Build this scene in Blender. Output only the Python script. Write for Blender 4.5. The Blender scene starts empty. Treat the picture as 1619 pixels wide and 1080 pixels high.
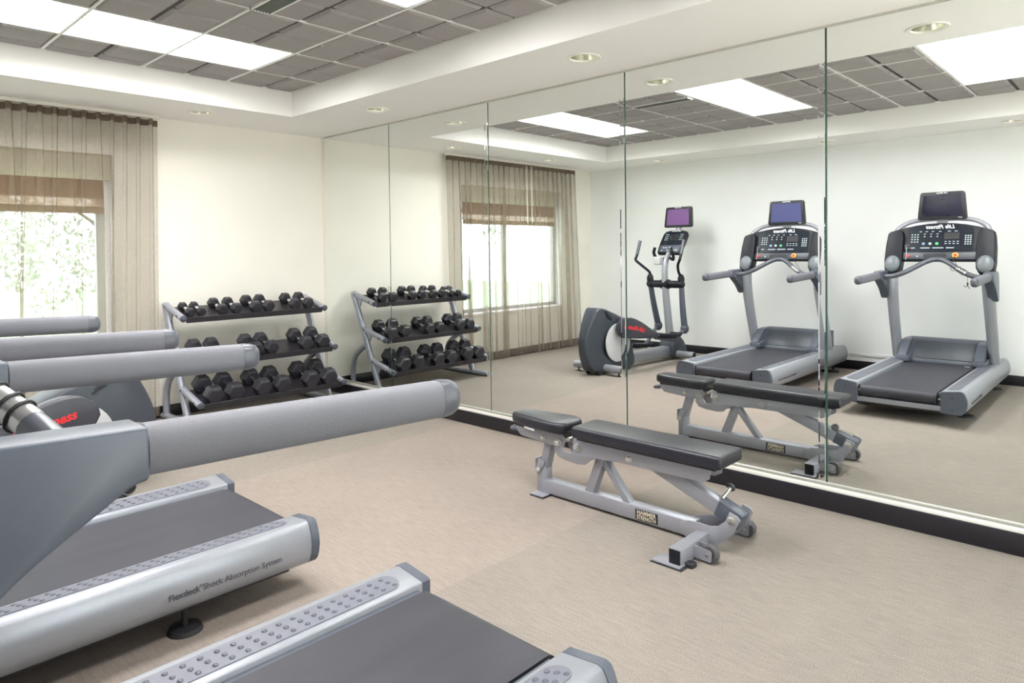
import bpy, bmesh, math, random
from mathutils import Vector, Matrix, Euler
random.seed(7)
SC = bpy.context.scene
COL = SC.collection
PI = math.pi
R = math.radians

# ------------------------------------------------------------------ helpers
def lin(c):
    c = c / 255.0
    return c / 12.92 if c <= 0.04045 else ((c + 0.055) / 1.055) ** 2.4
def rgb(r, g, b): return (lin(r), lin(g), lin(b), 1.0)

def smoothpath(pts, n=8):
    """Catmull-Rom through the points"""
    P = [Vector(p) for p in pts]
    if len(P) < 3: return P
    Q = [P[0] * 2 - P[1]] + P + [P[-1] * 2 - P[-2]]
    out = []
    for i in range(1, len(Q) - 2):
        a, b, c, d = Q[i-1], Q[i], Q[i+1], Q[i+2]
        for k in range(n):
            t = k / n
            out.append(0.5 * ((2*b) + (c-a)*t + (2*a-5*b+4*c-d)*t*t + (3*b-a-3*c+d)*t*t*t))
    out.append(P[-1])
    return out

class B:
    def __init__(s): s.bm = bmesh.new()
    def _bev(s, verts, w, seg=2, ang=30):
        if w <= 0: return
        es = set()
        for v in verts:
            for e in v.link_edges:
                if len(e.link_faces) == 2 and e.calc_face_angle(0) > R(ang): es.add(e)
        if es: bmesh.ops.bevel(s.bm, geom=list(es), offset=w, segments=seg, profile=0.5, affect='EDGES', clamp_overlap=True)
    def box(s, c, d, rot=None, bev=0, seg=2):
        m = Matrix.Translation(Vector(c))
        if rot: m = m @ Euler(rot).to_matrix().to_4x4()
        r = bmesh.ops.create_cube(s.bm, size=1.0, matrix=m @ Matrix.Diagonal((d[0], d[1], d[2], 1)))
        s._bev(r['verts'], bev, seg)
        return s
    def bx(s, x0, x1, y0, y1, z0, z1, bev=0, seg=2):
        return s.box(((x0+x1)/2, (y0+y1)/2, (z0+z1)/2), (abs(x1-x0), abs(y1-y0), abs(z1-z0)), None, bev, seg)
    def prism(s, pts, axis, a, b, bev=0, seg=2, fn=None, ang=30):
        """2-D outline extruded along an axis; pts are the two other coordinates in order"""
        def mk(p, t):
            if axis == 'x': v = (t, p[0], p[1])
            elif axis == 'y': v = (p[0], t, p[1])
            else: v = (p[0], p[1], t)
            return fn(v) if fn else v
        A = [s.bm.verts.new(mk(p, a)) for p in pts]
        C = [s.bm.verts.new(mk(p, b)) for p in pts]
        n = len(pts); fs = []
        fs.append(s.bm.faces.new(A)); fs.append(s.bm.faces.new(C[::-1]))
        for i in range(n):
            j = (i+1) % n
            fs.append(s.bm.faces.new((A[j], A[i], C[i], C[j])))
        bmesh.ops.recalc_face_normals(s.bm, faces=fs)
        s._bev(A + C, bev, seg, ang)
        return s
    def tube(s, path, r, n=12, caps=True, sq=1.0, up=None):
        """round (or squashed) tube along a path; r may be a list"""
        P = [Vector(p) for p in path]
        k = len(P)
        rr = r if isinstance(r, (list, tuple)) else [r] * k
        T = []
        for i in range(k):
            a = P[max(0, i-1)]; b = P[min(k-1, i+1)]
            T.append((b-a).normalized())
        u = Vector(up) if up else (Vector((0, 0, 1)) if abs(T[0].z) < 0.9 else Vector((0, 1, 0)))
        N = (u - T[0]*u.dot(T[0])).normalized()
        rings = []
        for i in range(k):
            N = (N - T[i]*N.dot(T[i])).normalized()
            Bn = T[i].cross(N)
            rings.append([s.bm.verts.new(P[i] + (N*math.cos(2*PI*j/n)*sq + Bn*math.sin(2*PI*j/n))*rr[i]) for j in range(n)])
        for i in range(k-1):
            for j in range(n):
                q = (j+1) % n
                s.bm.faces.new((rings[i][j], rings[i][q], rings[i+1][q], rings[i+1][j]))
        if caps:
            s.bm.faces.new(rings[0][::-1]); s.bm.faces.new(rings[-1])
        return s
    def cyl(s, a, b, r, n=16): return s.tube([a, b], r, n)
    def lathe(s, prof, o, ax, n=24):
        """profile (radius, height) turned round axis ax at o"""
        ax = Vector(ax).normalized(); o = Vector(o)
        u = ax.orthogonal().normalized(); w = ax.cross(u)
        rings = []
        for (r, h) in prof:
            if r < 1e-6: rings.append([s.bm.verts.new(o + ax*h)])
            else: rings.append([s.bm.verts.new(o + ax*h + (u*math.cos(2*PI*j/n) + w*math.sin(2*PI*j/n))*r) for j in range(n)])
        for i in range(len(rings)-1):
            a, b = rings[i], rings[i+1]
            for j in range(n):
                q = (j+1) % n
                if len(a) == 1 and len(b) == 1: continue
                if len(a) == 1: s.bm.faces.new((a[0], b[q], b[j]))
                elif len(b) == 1: s.bm.faces.new((a[j], a[q], b[0]))
                else: s.bm.faces.new((a[j], a[q], b[q], b[j]))
        return s
    def ball(s, c, rad, n=16, m=10):
        mt = Matrix.Translation(Vector(c)) @ Matrix.Diagonal((rad[0], rad[1], rad[2], 1))
        bmesh.ops.create_uvsphere(s.bm, u_segments=n, v_segments=m, radius=1.0, matrix=mt)
        return s
    def quad(s, a, b, c, d):
        s.bm.faces.new([s.bm.verts.new(Vector(p)) for p in (a, b, c, d)]); return s
    def mesh(s, me, mat): 
        me = me.copy(); me.transform(mat); s.bm.from_mesh(me); bpy.data.meshes.remove(me); return s

def obj(name, b, mat, parent=None, loc=None, smooth=40, mods=None):
    me = bpy.data.meshes.new(name)
    bmesh.ops.recalc_face_normals(b.bm, faces=b.bm.faces[:])
    b.bm.to_mesh(me); b.bm.free()
    me.materials.append(mat)
    if smooth:
        me.polygons.foreach_set('use_smooth', [True]*len(me.polygons))
        me.set_sharp_from_angle(angle=R(smooth))
    me.update()
    o = bpy.data.objects.new(name, me); COL.objects.link(o)
    if parent: o.parent = parent
    if loc: o.location = loc
    return o
def thing(name, label, cat, loc=(0, 0, 0), rz=0.0, group=None):
    o = bpy.data.objects.new(name, None); COL.objects.link(o)
    o.empty_display_size = 0.1
    o.location = loc; o.rotation_euler = (0, 0, rz)
    return tag(o, label, cat, group)
def tag(o, label, cat, group=None):
    o['label'] = label; o['category'] = cat
    if group: o['group'] = group
    return o
def struct(name, b, mat, parent=None, smooth=40):
    o = obj(name, b, mat, parent, smooth=smooth)
    if not parent: o['kind'] = 'structure'
    return o
def copy_tree(o, parent=None):
    c = o.copy(); COL.objects.link(c)
    if parent: c.parent = parent
    for ch in list(o.children): copy_tree(ch, c)
    return c
_tx = {}
def text_mesh(body, size=1.0, bold=0.0, shear=0.0, space=1.0):
    k = (body, bold, shear, space)
    if k not in _tx:
        cu = bpy.data.curves.new('lettering', 'FONT')
        cu.body = body; cu.size = 1.0; cu.offset = bold; cu.shear = shear; cu.space_character = space
        cu.align_x = 'CENTER'; cu.align_y = 'CENTER'; cu.extrude = 0.012; cu.resolution_u = 3
        t = bpy.data.objects.new('lettering', cu); COL.objects.link(t)
        bpy.context.view_layer.update()
        me = bpy.data.meshes.new_from_object(t.evaluated_get(bpy.context.evaluated_depsgraph_get()))
        bpy.data.objects.remove(t); bpy.data.curves.remove(cu)
        _tx[k] = me
    return _tx[k]
def frame(o, ex, ey, s=1.0):
    """matrix placing a flat mesh with its x along ex and its y along ey"""
    ex = Vector(ex).normalized(); ey = Vector(ey); ey = (ey - ex*ey.dot(ex)).normalized(); ez = ex.cross(ey)
    m = Matrix((ex, ey, ez)).transposed().to_4x4()
    return Matrix.Translation(Vector(o)) @ m @ Matrix.Diagonal((s, s, s, 1))

# ------------------------------------------------------------------ materials
def nodes(name):
    m = bpy.data.materials.new(name); m.use_nodes = True
    nt = m.node_tree
    return m, nt, nt.nodes['Principled BSDF']
def mat(name, c, rough=0.5, metal=0.0, noise=0.0, scale=30.0, bump=0.0, bscale=None, spec=None, coat=0.0, stretch=None):
    m, nt, p = nodes(name)
    N = nt.nodes; L = nt.links
    p.inputs['Base Color'].default_value = c
    p.inputs['Roughness'].default_value = rough
    p.inputs['Metallic'].default_value = metal
    if spec is not None: p.inputs['Specular IOR Level'].default_value = spec
    if coat: p.inputs['Coat Weight'].default_value = coat; p.inputs['Coat Roughness'].default_value = 0.15
    tc = N.new('ShaderNodeTexCoord'); src = tc.outputs['Object']
    if stretch:
        mp = N.new('ShaderNodeMapping'); mp.inputs['Scale'].default_value = stretch
        L.new(src, mp.inputs['Vector']); src = mp.outputs['Vector']
    nz = N.new('ShaderNodeTexNoise'); nz.inputs['Scale'].default_value = scale; nz.inputs['Detail'].default_value = 4
    L.new(src, nz.inputs['Vector'])
    mr = N.new('ShaderNodeMapRange')
    mr.inputs['From Min'].default_value = 0.3; mr.inputs['From Max'].default_value = 0.7
    mr.inputs['To Min'].default_value = 1 - noise; mr.inputs['To Max'].default_value = 1 + noise
    L.new(nz.outputs['Fac'], mr.inputs['Value'])
    mx = N.new('ShaderNodeMix'); mx.data_type = 'RGBA'; mx.blend_type = 'MULTIPLY'
    mx.inputs[0].default_value = 1.0; mx.inputs[6].default_value = c
    L.new(mr.outputs['Result'], mx.inputs[7]); L.new(mx.outputs[2], p.inputs['Base Color'])
    if bump:
        bn = N.new('ShaderNodeTexNoise'); bn.inputs['Scale'].default_value = bscale or scale; bn.inputs['Detail'].default_value = 3
        L.new(src, bn.inputs['Vector'])
        bp = N.new('ShaderNodeBump'); bp.inputs['Strength'].default_value = bump; bp.inputs['Distance'].default_value = 0.002
        L.new(bn.outputs['Fac'], bp.inputs['Height']); L.new(bp.outputs['Normal'], p.inputs['Normal'])
    return m
def emit(name, c, s):
    m, nt, p = nodes(name)
    p.inputs['Base Color'].default_value = c
    p.inputs['Emission Color'].default_value = c; p.inputs['Emission Strength'].default_value = s
    p.inputs['Roughness'].default_value = 0.5
    return m

M_wall = mat('cream_wall_paint', rgb(242, 239, 229), 0.75, noise=0.012, scale=3, bump=0.05, bscale=400)
M_wall_left = mat('white_wall_paint', rgb(240, 241, 241), 0.75, noise=0.012, scale=3, bump=0.05, bscale=400)
M_ceil = mat('white_ceiling_paint', rgb(245, 243, 240), 0.8, noise=0.01, scale=2)
M_base = mat('black_vinyl_baseboard', rgb(30, 28, 34), 0.35, noise=0.08, scale=6)
M_channel = mat('brushed_aluminium_channel', rgb(200, 200, 192), 0.4, 0.6, noise=0.03)
M_ledge = mat('white_strip_paint', rgb(236, 233, 226), 0.6)
M_tile = mat('charcoal_acoustic_tile', rgb(166, 162, 161), 0.95, noise=0.2, scale=240, bump=0.25, bscale=300, spec=0.1)
M_tileback = mat('black_tile_groove', rgb(84, 81, 82), 0.95)
M_tbar = mat('white_enamel_grid', rgb(238, 238, 235), 0.5)
M_trof = mat('white_enamel_troffer', rgb(244, 245, 243), 0.45)
M_diff = emit('lit_ceiling_diffuser', (1.0, 0.99, 0.98, 1), 23.0)
M_bulb = emit('lit_lamp_face', (1.0, 0.96, 0.9, 1), 0.5)
M_chrome = mat('polished_reflector', rgb(226, 224, 214), 0.2, 1.0, noise=0.02)
M_sensor = mat('satin_steel_sensor', rgb(176, 176, 176), 0.32, 0.85, noise=0.03)
M_louvre = mat('grey_vent_louvre', rgb(104, 104, 102), 0.5, 0.2)
M_dltrim = mat('white_lamp_trim', rgb(238, 236, 228), 0.4)
M_mirror = mat('mirror_glass', (0.915, 0.94, 0.925, 1), 0.0, 1.0)
M_medge = mat('green_glass_edge', rgb(52, 82, 74), 0.15, 0.0, coat=0.5)
M_silver = mat('silver_metallic_paint', rgb(160, 163, 170), 0.38, 0.4, noise=0.02, scale=60)
M_silver2 = mat('grey_metallic_paint', rgb(156, 157, 165), 0.42, 0.4, noise=0.03, scale=80)
M_rack = mat('silver_rack_paint', rgb(172, 175, 187), 0.4, 0.4, noise=0.03, scale=60)
M_white = mat('satin_white_plastic', rgb(226, 229, 232), 0.4, noise=0.015, scale=40)
M_dark = mat('charcoal_plastic', rgb(78, 83, 95), 0.42, noise=0.04, scale=60, bump=0.06, bscale=500)
M_dark2 = mat('dark_grey_plastic', rgb(27, 29, 36), 0.45, noise=0.05, scale=60, bump=0.08, bscale=500, spec=0.28)
M_cap = mat('slate_end_cap', rgb(80, 85, 96), 0.45, noise=0.03, scale=40)
M_ledgep = mat('dark_control_ledge', rgb(58, 61, 70), 0.4, noise=0.04)
M_hub = mat('light_grey_hub_cover', rgb(108, 113, 118), 0.38, noise=0.02)
M_grip = mat('pebbled_grey_grip', rgb(112, 113, 121), 0.55, noise=0.05, scale=420, bump=0.5, bscale=700)
M_hous = mat('grey_handle_housing', rgb(82, 89, 102), 0.34, noise=0.02, scale=40, bump=0.03, bscale=500)
M_gcap = mat('smooth_grey_cap', rgb(84, 87, 96), 0.3, noise=0.02)
M_blackp = mat('black_plastic', rgb(34, 35, 40), 0.4, noise=0.05)
M_blackg = mat('gloss_black_panel', rgb(30, 35, 45), 0.25, noise=0.03, spec=0.3)
M_belt = mat('worn_running_belt', rgb(50, 50, 59), 0.5, noise=0.16, scale=5, bump=0.1, bscale=500, stretch=(0.35, 2.2, 1))
M_pad = mat('studded_grey_tread', rgb(106, 108, 119), 0.5, noise=0.03, scale=50)
M_stud = mat('raised_grey_stud', rgb(80, 82, 92), 0.35)
M_txt = mat('dark_lettering', rgb(58, 60, 70), 0.5)
M_wtxt = mat('white_lettering', rgb(232, 236, 236), 0.5)
M_rtxt = mat('red_lettering', rgb(226, 40, 48), 0.5)
M_black = mat('black_vinyl_upholstery', rgb(33, 34, 43), 0.36, noise=0.04, scale=120, bump=0.12, bscale=260)
M_rubber = mat('black_rubber', rgb(40, 38, 43), 0.55, noise=0.08, scale=80, bump=0.15, bscale=500)
M_bolt = mat('zinc_bolt', rgb(205, 204, 200), 0.28, 0.9, noise=0.03)
M_tyre = mat('grey_castor_rubber', rgb(84, 82, 84), 0.6)
M_plate = mat('black_name_plate', rgb(36, 35, 37), 0.4)
M_cream = mat('cream_lettering', rgb(216, 208, 186), 0.5)
M_hex = mat('rubber_hex_head', rgb(46, 45, 52), 0.42, noise=0.06, scale=40, bump=0.06, bscale=300)
M_shelf = mat('black_shelf_steel', rgb(42, 40, 45), 0.45, noise=0.05)
M_knurl = mat('chrome_handle', rgb(214, 214, 216), 0.18, 1.0)
M_fitgrey = mat('grey_wheel_cover', rgb(190, 190, 192), 0.45, noise=0.02)
M_shroud = mat('graphite_shroud', rgb(60, 65, 74), 0.4, noise=0.03, scale=30, bump=0.04, bscale=400)
M_arm = mat('black_pedal_arm', rgb(58, 58, 66), 0.38, noise=0.04)
M_scrA = emit('blue_idle_screen', rgb(64, 68, 112), 0.10)
M_scrC = mat('dark_idle_screen', rgb(26, 24, 44), 0.12, noise=0.2, scale=8)
M_scrE = emit('purple_idle_screen', rgb(112, 78, 130), 0.10)
M_red = mat('red_button', rgb(206, 64, 52), 0.4)
M_orange = mat('amber_button_ring', rgb(240, 166, 60), 0.4)
M_green = mat('green_button', rgb(70, 190, 112), 0.4)
M_blue = mat('pale_blue_button', rgb(130, 160, 190), 0.4)
M_keys = mat('pale_key_legends', rgb(176, 190, 194), 0.5)
M_wframe = mat('grey_window_frame', rgb(150, 148, 152), 0.4, 0.3)
M_reveal = mat('white_window_sill', rgb(240, 238, 240), 0.5)
M_track = mat('white_curtain_track', rgb(226, 222, 212), 0.5)
M_tape = mat('brown_heading_tape', rgb(112, 98, 84), 0.8, noise=0.1, scale=200)
M_lawn = mat('lawn_grass', rgb(116, 136, 108), 0.9, noise=0.3, scale=3)
M_bounce = mat('pale_bounce_ground', rgb(206, 202, 194), 0.9, noise=0.05, scale=4)
M_leaf = mat('tree_leaves', rgb(140, 148, 136), 0.7, noise=0.3, scale=5)
M_bark = mat('tree_bark', rgb(90, 78, 66), 0.9, noise=0.3, scale=10)

def carpet():
    m, nt, p = nodes('beige_loop_carpet'); N = nt.nodes; L = nt.links
    p.inputs['Roughness'].default_value = 0.95; p.inputs['Specular IOR Level'].default_value = 0.1
    tc = N.new('ShaderNodeTexCoord'); sp = N.new('ShaderNodeSeparateXYZ'); L.new(tc.outputs['Object'], sp.inputs[0])
    # broadloom widths, laid with the nap alternating: seams run across the room
    ad = N.new('ShaderNodeMath'); ad.operation = 'ADD'; ad.inputs[1].default_value = 3.93 + 1.93*4
    L.new(sp.outputs['Y'], ad.inputs[0])
    md = N.new('ShaderNodeMath'); md.operation = 'MODULO'; md.inputs[1].default_value = 3.86; L.new(ad.outputs[0], md.inputs[0])
    gt = N.new('ShaderNodeMath'); gt.operation = 'GREATER_THAN'; gt.inputs[1].default_value = 1.93; L.new(md.outputs[0], gt.inputs[0])
    band = N.new('ShaderNodeMix'); band.data_type = 'RGBA'
    L.new(gt.outputs[0], band.inputs[0]); band.inputs[6].default_value = rgb(151, 140, 132); band.inputs[7].default_value = rgb(144, 136, 128)
    mp = N.new('ShaderNodeMapping'); mp.inputs['Scale'].default_value = (9, 1.1, 1); L.new(tc.outputs['Object'], mp.inputs['Vector'])
    n1 = N.new('ShaderNodeTexNoise'); n1.inputs['Scale'].default_value = 9; n1.inputs['Detail'].default_value = 6; n1.inputs['Roughness'].default_value = 0.7
    L.new(mp.outputs[0], n1.inputs['Vector'])
    n2 = N.new('ShaderNodeTexNoise'); n2.inputs['Scale'].default_value = 260; n2.inputs['Detail'].default_value = 2
    L.new(tc.outputs['Object'], n2.inputs['Vector'])
    n3 = N.new('ShaderNodeTexNoise'); n3.inputs['Scale'].default_value = 1.6; n3.inputs['Detail'].default_value = 3
    L.new(tc.outputs['Object'], n3.inputs['Vector'])
    def rng(src, a, b):
        r = N.new('ShaderNodeMapRange'); r.inputs['From Min'].default_value = 0.3; r.inputs['From Max'].default_value = 0.7
        r.inputs['To Min'].default_value = a; r.inputs['To Max'].default_value = b; L.new(src, r.inputs['Value']); return r.outputs['Result']
    def mul(a, b):
        x = N.new('ShaderNodeMix'); x.data_type = 'RGBA'; x.blend_type = 'MULTIPLY'; x.inputs[0].default_value = 1
        L.new(a, x.inputs[6]); L.new(b, x.inputs[7]); return x.outputs[2]
    c = mul(band.outputs[2], rng(n1.outputs['Fac'], 0.86, 1.10))
    c = mul(c, rng(n2.outputs['Fac'], 0.72, 1.22)); c = mul(c, rng(n3.outputs['Fac'], 0.95, 1.04))
    L.new(c, p.inputs['Base Color'])
    bp = N.new('ShaderNodeBump'); bp.inputs['Strength'].default_value = 0.5; bp.inputs['Distance'].default_value = 0.004
    L.new(n2.outputs['Fac'], bp.inputs['Height']); L.new(bp.outputs['Normal'], p.inputs['Normal'])
    return m
M_carpet = carpet()
def cloth(name, c, trans, tc=0.5):
    m, nt, p = nodes(name); N = nt.nodes; L = nt.links
    N.remove(p); out = N['Material Output']
    co = N.new('ShaderNodeTexCoord')
    wv = N.new('ShaderNodeTexNoise'); wv.inputs['Scale'].default_value = 90
    mp = N.new('ShaderNodeMapping'); mp.inputs['Scale'].default_value = (1, 1, 8)
    L.new(co.outputs['Object'], mp.inputs['Vector']); L.new(mp.outputs[0], wv.inputs['Vector'])
    mr = N.new('ShaderNodeMapRange'); mr.inputs['From Min'].default_value = 0.3; mr.inputs['From Max'].default_value = 0.7
    mr.inputs['To Min'].default_value = max(0, trans-0.08); mr.inputs['To Max'].default_value = trans+0.08
    L.new(wv.outputs['Fac'], mr.inputs['Value'])
    d = N.new('ShaderNodeBsdfDiffuse'); d.inputs['Color'].default_value = c
    t = N.new('ShaderNodeBsdfTranslucent'); t.inputs['Color'].default_value = c
    a = N.new('ShaderNodeMixShader'); a.inputs[0].default_value = tc
    L.new(d.outputs[0], a.inputs[1]); L.new(t.outputs[0], a.inputs[2])
    tr = N.new('ShaderNodeBsdfTransparent')
    b = N.new('ShaderNodeMixShader'); L.new(mr.outputs['Result'], b.inputs[0])
    L.new(a.outputs[0], b.inputs[1]); L.new(tr.outputs[0], b.inputs[2]); L.new(b.outputs[0], out.inputs['Surface'])
    return m
M_sheer = cloth('taupe_sheer_voile', rgb(172, 162, 146), 0.57)
M_shade = cloth('brown_woven_shade', rgb(150, 116, 90), 0.06, 0.35)
M_shadelt = cloth('thin_brown_shade', rgb(180, 150, 130), 0.28, 0.5)
M_valance = cloth('taupe_shade_valance', rgb(240, 235, 220), 0.04, 0.5)
def pane():
    m, nt, p = nodes('clear_window_pane'); N = nt.nodes; L = nt.links; N.remove(p)
    tr = N.new('ShaderNodeBsdfTransparent'); tr.inputs[0].default_value = (0.95, 0.97, 0.96, 1)
    g = N.new('ShaderNodeBsdfGlossy'); g.inputs['Roughness'].default_value = 0.02
    mx = N.new('ShaderNodeMixShader'); mx.inputs[0].default_value = 0.05
    L.new(tr.outputs[0], mx.inputs[1]); L.new(g.outputs[0], mx.inputs[2]); L.new(mx.outputs[0], N['Material Output'].inputs['Surface'])
    return m
M_pane = pane()

# ------------------------------------------------------------------ the room
XL, YB, YF = -4.475, 0.06, -7.55           # left wall, back wall, wall behind the camera
HS, HT = 2.513, 2.7175                     # soffit, tray grid
TX0, TX1, TY0, TY1 = -3.745, -0.752, -6.86, -0.7345
S = 0.6096
WX0, WX1, WZ0, WZ1 = -3.77, -1.885, 0.60, 2.17

struct('floor', B().bx(XL-0.1, 0.15, YF-0.1, YB+0.3, -0.1, 0), M_carpet)
b = B()
for (x0, x1, z0, z1) in ((XL-0.1, WX0, 0, 2.9), (WX1, 0.15, 0, 2.9), (WX0, WX1, 0, WZ0), (WX0, WX1, WZ1, 2.9)):
    b.bx(x0, x1, YB, YB+0.22, z0, z1)
struct('wall_back', b, M_wall)
struct('wall_left', B().bx(XL-0.1, XL, YF, YB, 0, 2.9), M_wall_left)
struct('wall_right', B().bx(0.006, 0.15, YF, YB, 0, 2.9), M_wall)
FX0, FX1, FZ1 = -2.5, -0.3, 2.35           # unseen glazed opening added behind the camera; its daylight lifts the ceiling
struct('wall_front', B().bx(XL-0.1, FX0, YF-0.1, YF, 0, 2.9).bx(FX1, 0.15, YF-0.1, YF, 0, 2.9).bx(FX0, FX1, YF-0.1, YF, FZ1, 2.9), M_wall)
f = B()
for x in (FX0, FX0+(FX1-FX0)/3, FX0+2*(FX1-FX0)/3, FX1-0.05): f.bx(x, x+0.05, YF-0.08, YF-0.03, 0, FZ1)
f.bx(FX0, FX1, YF-0.08, YF-0.03, 0, 0.06); f.bx(FX0, FX1, YF-0.08, YF-0.03, FZ1-0.06, FZ1)
struct('fill_opening', f, M_wframe)
struct('fill_opening_glass', B().bx(FX0+0.04, FX1-0.04, YF-0.058, YF-0.052, 0.05, FZ1-0.05), M_pane)

DL = [(-0.423, -1.47), (-0.423, -3.543), (-0.423, -5.152), (-1.367, -0.40), (-3.0, -0.40), (-4.09, -1.33), (-4.09, -3.40), (-4.09, -5.06)]
def soffit():
    b = B(); z = HS
    rh = 0.082; n = 32
    def rect(x0, x1, y0, y1):
        if x1-x0 > 1e-4 and y1-y0 > 1e-4: b.quad((x0, y0, z), (x1, y0, z), (x1, y1, z), (x0, y1, z))
    def holed(x0, x1, y0, y1, cx, cy):
        inn, outr = [], []
        for k in range(n):
            a = 2*PI*k/n + PI/4
            dx, dy = math.cos(a), math.sin(a)
            inn.append(b.bm.verts.new((cx+rh*dx, cy+rh*dy, z)))
            sc = 1e9
            if dx > 1e-9: sc = min(sc, (x1-cx)/dx)
            if dx < -1e-9: sc = min(sc, (x0-cx)/dx)
            if dy > 1e-9: sc = min(sc, (y1-cy)/dy)
            if dy < -1e-9: sc = min(sc, (y0-cy)/dy)
            outr.append(b.bm.verts.new((cx+sc*dx, cy+sc*dy, z)))
        for k in range(n):
            q = (k+1) % n
            b.bm.faces.new((inn[k], inn[q], outr[q], outr[k]))
    def strip_y(x0, x1, y0, y1, ls):
        y = y0
        for (cx, cy) in sorted(ls, key=lambda p: p[1]):
            w = 0.11
            rect(x0, x1, y, cy-w); rect(x0, cx-w, cy-w, cy+w); holed(cx-w, cx+w, cy-w, cy+w, cx, cy); rect(cx+w, x1, cy-w, cy+w)
            y = cy+w
        rect(x0, x1, y, y1)
    def strip_x(x0, x1, y0, y1, ls):
        x = x0
        for (cx, cy) in sorted(ls):
            w = 0.11
            rect(x, cx-w, y0, y1); rect(cx-w, cx+w, y0, cy-w); holed(cx-w, cx+w, cy-w, cy+w, cx, cy); rect(cx-w, cx+w, cy+w, y1)
            x = cx+w
        rect(x, x1, y0, y1)
    strip_y(TX1, 0.006, YF, YB, DL[:3]); strip_y(XL, TX0, YF, YB, DL[5:])
    strip_x(TX0, TX1, TY1, YB, DL[3:5]); rect(TX0, TX1, YF, TY0)
    # upstands of the tray
    zt = HT+0.03
    for (p, q) in (((TX0, TY0), (TX1, TY0)), ((TX1, TY0), (TX1, TY1)), ((TX1, TY1), (TX0, TY1)), ((TX0, TY1), (TX0, TY0))):
        b.quad((*p, HS), (*q, HS), (*q, zt), (*p, zt))
    b.bx(XL-0.1, 0.15, YF-0.1, YB+0.1, 2.88, 2.95)
    return b
struct('ceiling', soffit(), M_ceil, smooth=0)

# tray grid: columns of 2 ft cells from the right-hand main runner
XP = -1.3083; YC = -1.7835
xs = [TX1, XP, XP-S, XP-2*S, XP-3*S, TX0]
ys = [TY1] + [YC + S - k*S for k in range(0, 10)] + [TY0]
ys = sorted([y for y in ys if TY0 <= y <= TY1])
LIGHTROWS = [YC, YC-3*S, YC-6*S]          # lower y of every lit row
def lit(i, j):
    return 1 <= i <= 3 and any(abs(ys[j]-y) < 0.01 for y in LIGHTROWS)
VENT = (-1.87-0.06, -1.87+0.06, -2.985, -2.405)
b = B(); g = B(); back = B()
for i in range(5):
    x1, x0 = xs[i], xs[i+1]
    for j in range(len(ys)-1):
        y0, y1 = ys[j], ys[j+1]
        if lit(i, j): continue
        nx = 2 if x1-x0 > 0.4 else 1; ny = 2 if y1-y0 > 0.33 else 1
        for p in range(nx):
            for q in range(ny):
                if nx == 2 and i in (0, 4):
                    hx = S/2; ex = [x1, x1-(x1-x0-hx), x0] if i == 0 else [x1, x1-hx, x0]
                else: ex = [x1, (x0+x1)/2, x0]
                if nx == 1: ex = [x1, x0]
                ey = [y0 + (y1-y0)*k/ny for k in range(ny+1)]
                if j == len(ys)-2 and ny == 2: ey = [y0, y0+S/2, y1]
                a0, a1, c0, c1 = ex[p+1], ex[p], ey[q], ey[q+1]
                gp, bv, dz = 0.012, 0.016, 0.010
                zt, zb = HT+0.010, HT-dz+0.004
                T = [(a0+gp, c0+gp), (a1-gp, c0+gp), (a1-gp, c1-gp), (a0+gp, c1-gp)]
                W = [(a0+gp+bv, c0+gp+bv), (a1-gp-bv, c0+gp+bv), (a1-gp-bv, c1-gp-bv), (a0+gp+bv, c1-gp-bv)]
                if a1-a0 < 0.07 or c1-c0 < 0.07: continue
                vt = [b.bm.verts.new((*t, zt)) for t in T]; vw = [b.bm.verts.new((*t, zb)) for t in W]
                b.bm.faces.new(vw)
                for k in range(4): b.bm.faces.new((vt[k], vt[(k+1) % 4], vw[(k+1) % 4], vw[k]))
        back.quad((x0, y0, HT+0.010), (x1, y0, HT+0.010), (x1, y1, HT+0.010), (x0, y1, HT+0.010))
struct('ceiling_tiles', b, M_tile, smooth=0)
struct('ceiling_tile_backs', back, M_tileback, smooth=0)
w = 0.0085
for x in xs[1:5]: g.bx(x-w, x+w, TY0, TY1, HT-0.002, HT+0.012)
for y in ys[1:-1]:
    segs = [(TX0, TX1)]
    g.bx(TX0, TX1, y-w*0.8, y+w*0.8, HT-0.001, HT+0.012)
struct('ceiling_grid', g, M_tbar, smooth=0)

lab = ['lit ceiling light panel nearest the window wall', 'lit ceiling light panel in the middle of the dark tile ceiling', 'lit ceiling light panel farthest from the window wall']
for k, y0 in enumerate(LIGHTROWS):
    t = thing('ceiling_light', lab[k], 'ceiling light', ((xs[1]+xs[4])/2, y0+S/2, HT), 0, 'lit panels in the tile ceiling')
    fr = B()
    cells = ((-1.5*S, -0.5*S), (-0.5*S, 1.5*S))
    for (u0, u1) in cells:
        df = B(); e = 0.012; sl = 0.045; up = 0.105
        o4 = [(u0+e, -S/2+e), (u1-e, -S/2+e), (u1-e, S/2-e), (u0+e, S/2-e)]
        i4 = [(u0+sl, -S/2+sl), (u1-sl, -S/2+sl), (u1-sl, S/2-sl), (u0+sl, S/2-sl)]
        for q in range(4):
            r_ = (q+1) % 4
            fr.quad((*o4[q], 0), (*o4[r_], 0), (*i4[r_], up), (*i4[q], up))
        df.quad(*[(*p_, up-0.001) for p_ in i4])
        obj('diffuser', df, M_diff, t, smooth=0)
    fr.bx(-1.5*S, 1.5*S, -S/2, -S/2+0.014, 0, 0.012); fr.bx(-1.5*S, 1.5*S, S/2-0.014, S/2, 0, 0.012)
    for u in (-1.5*S+0.007, -0.5*S, 1.5*S-0.007): fr.bx(u-0.012, u+0.012, -S/2, S/2, 0.0, 0.012)
    fr.bx(-1.5*S, 1.5*S, -S/2, S/2, up+0.001, up+0.01)
    obj('frame', fr, M_trof, t, smooth=0)
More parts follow.
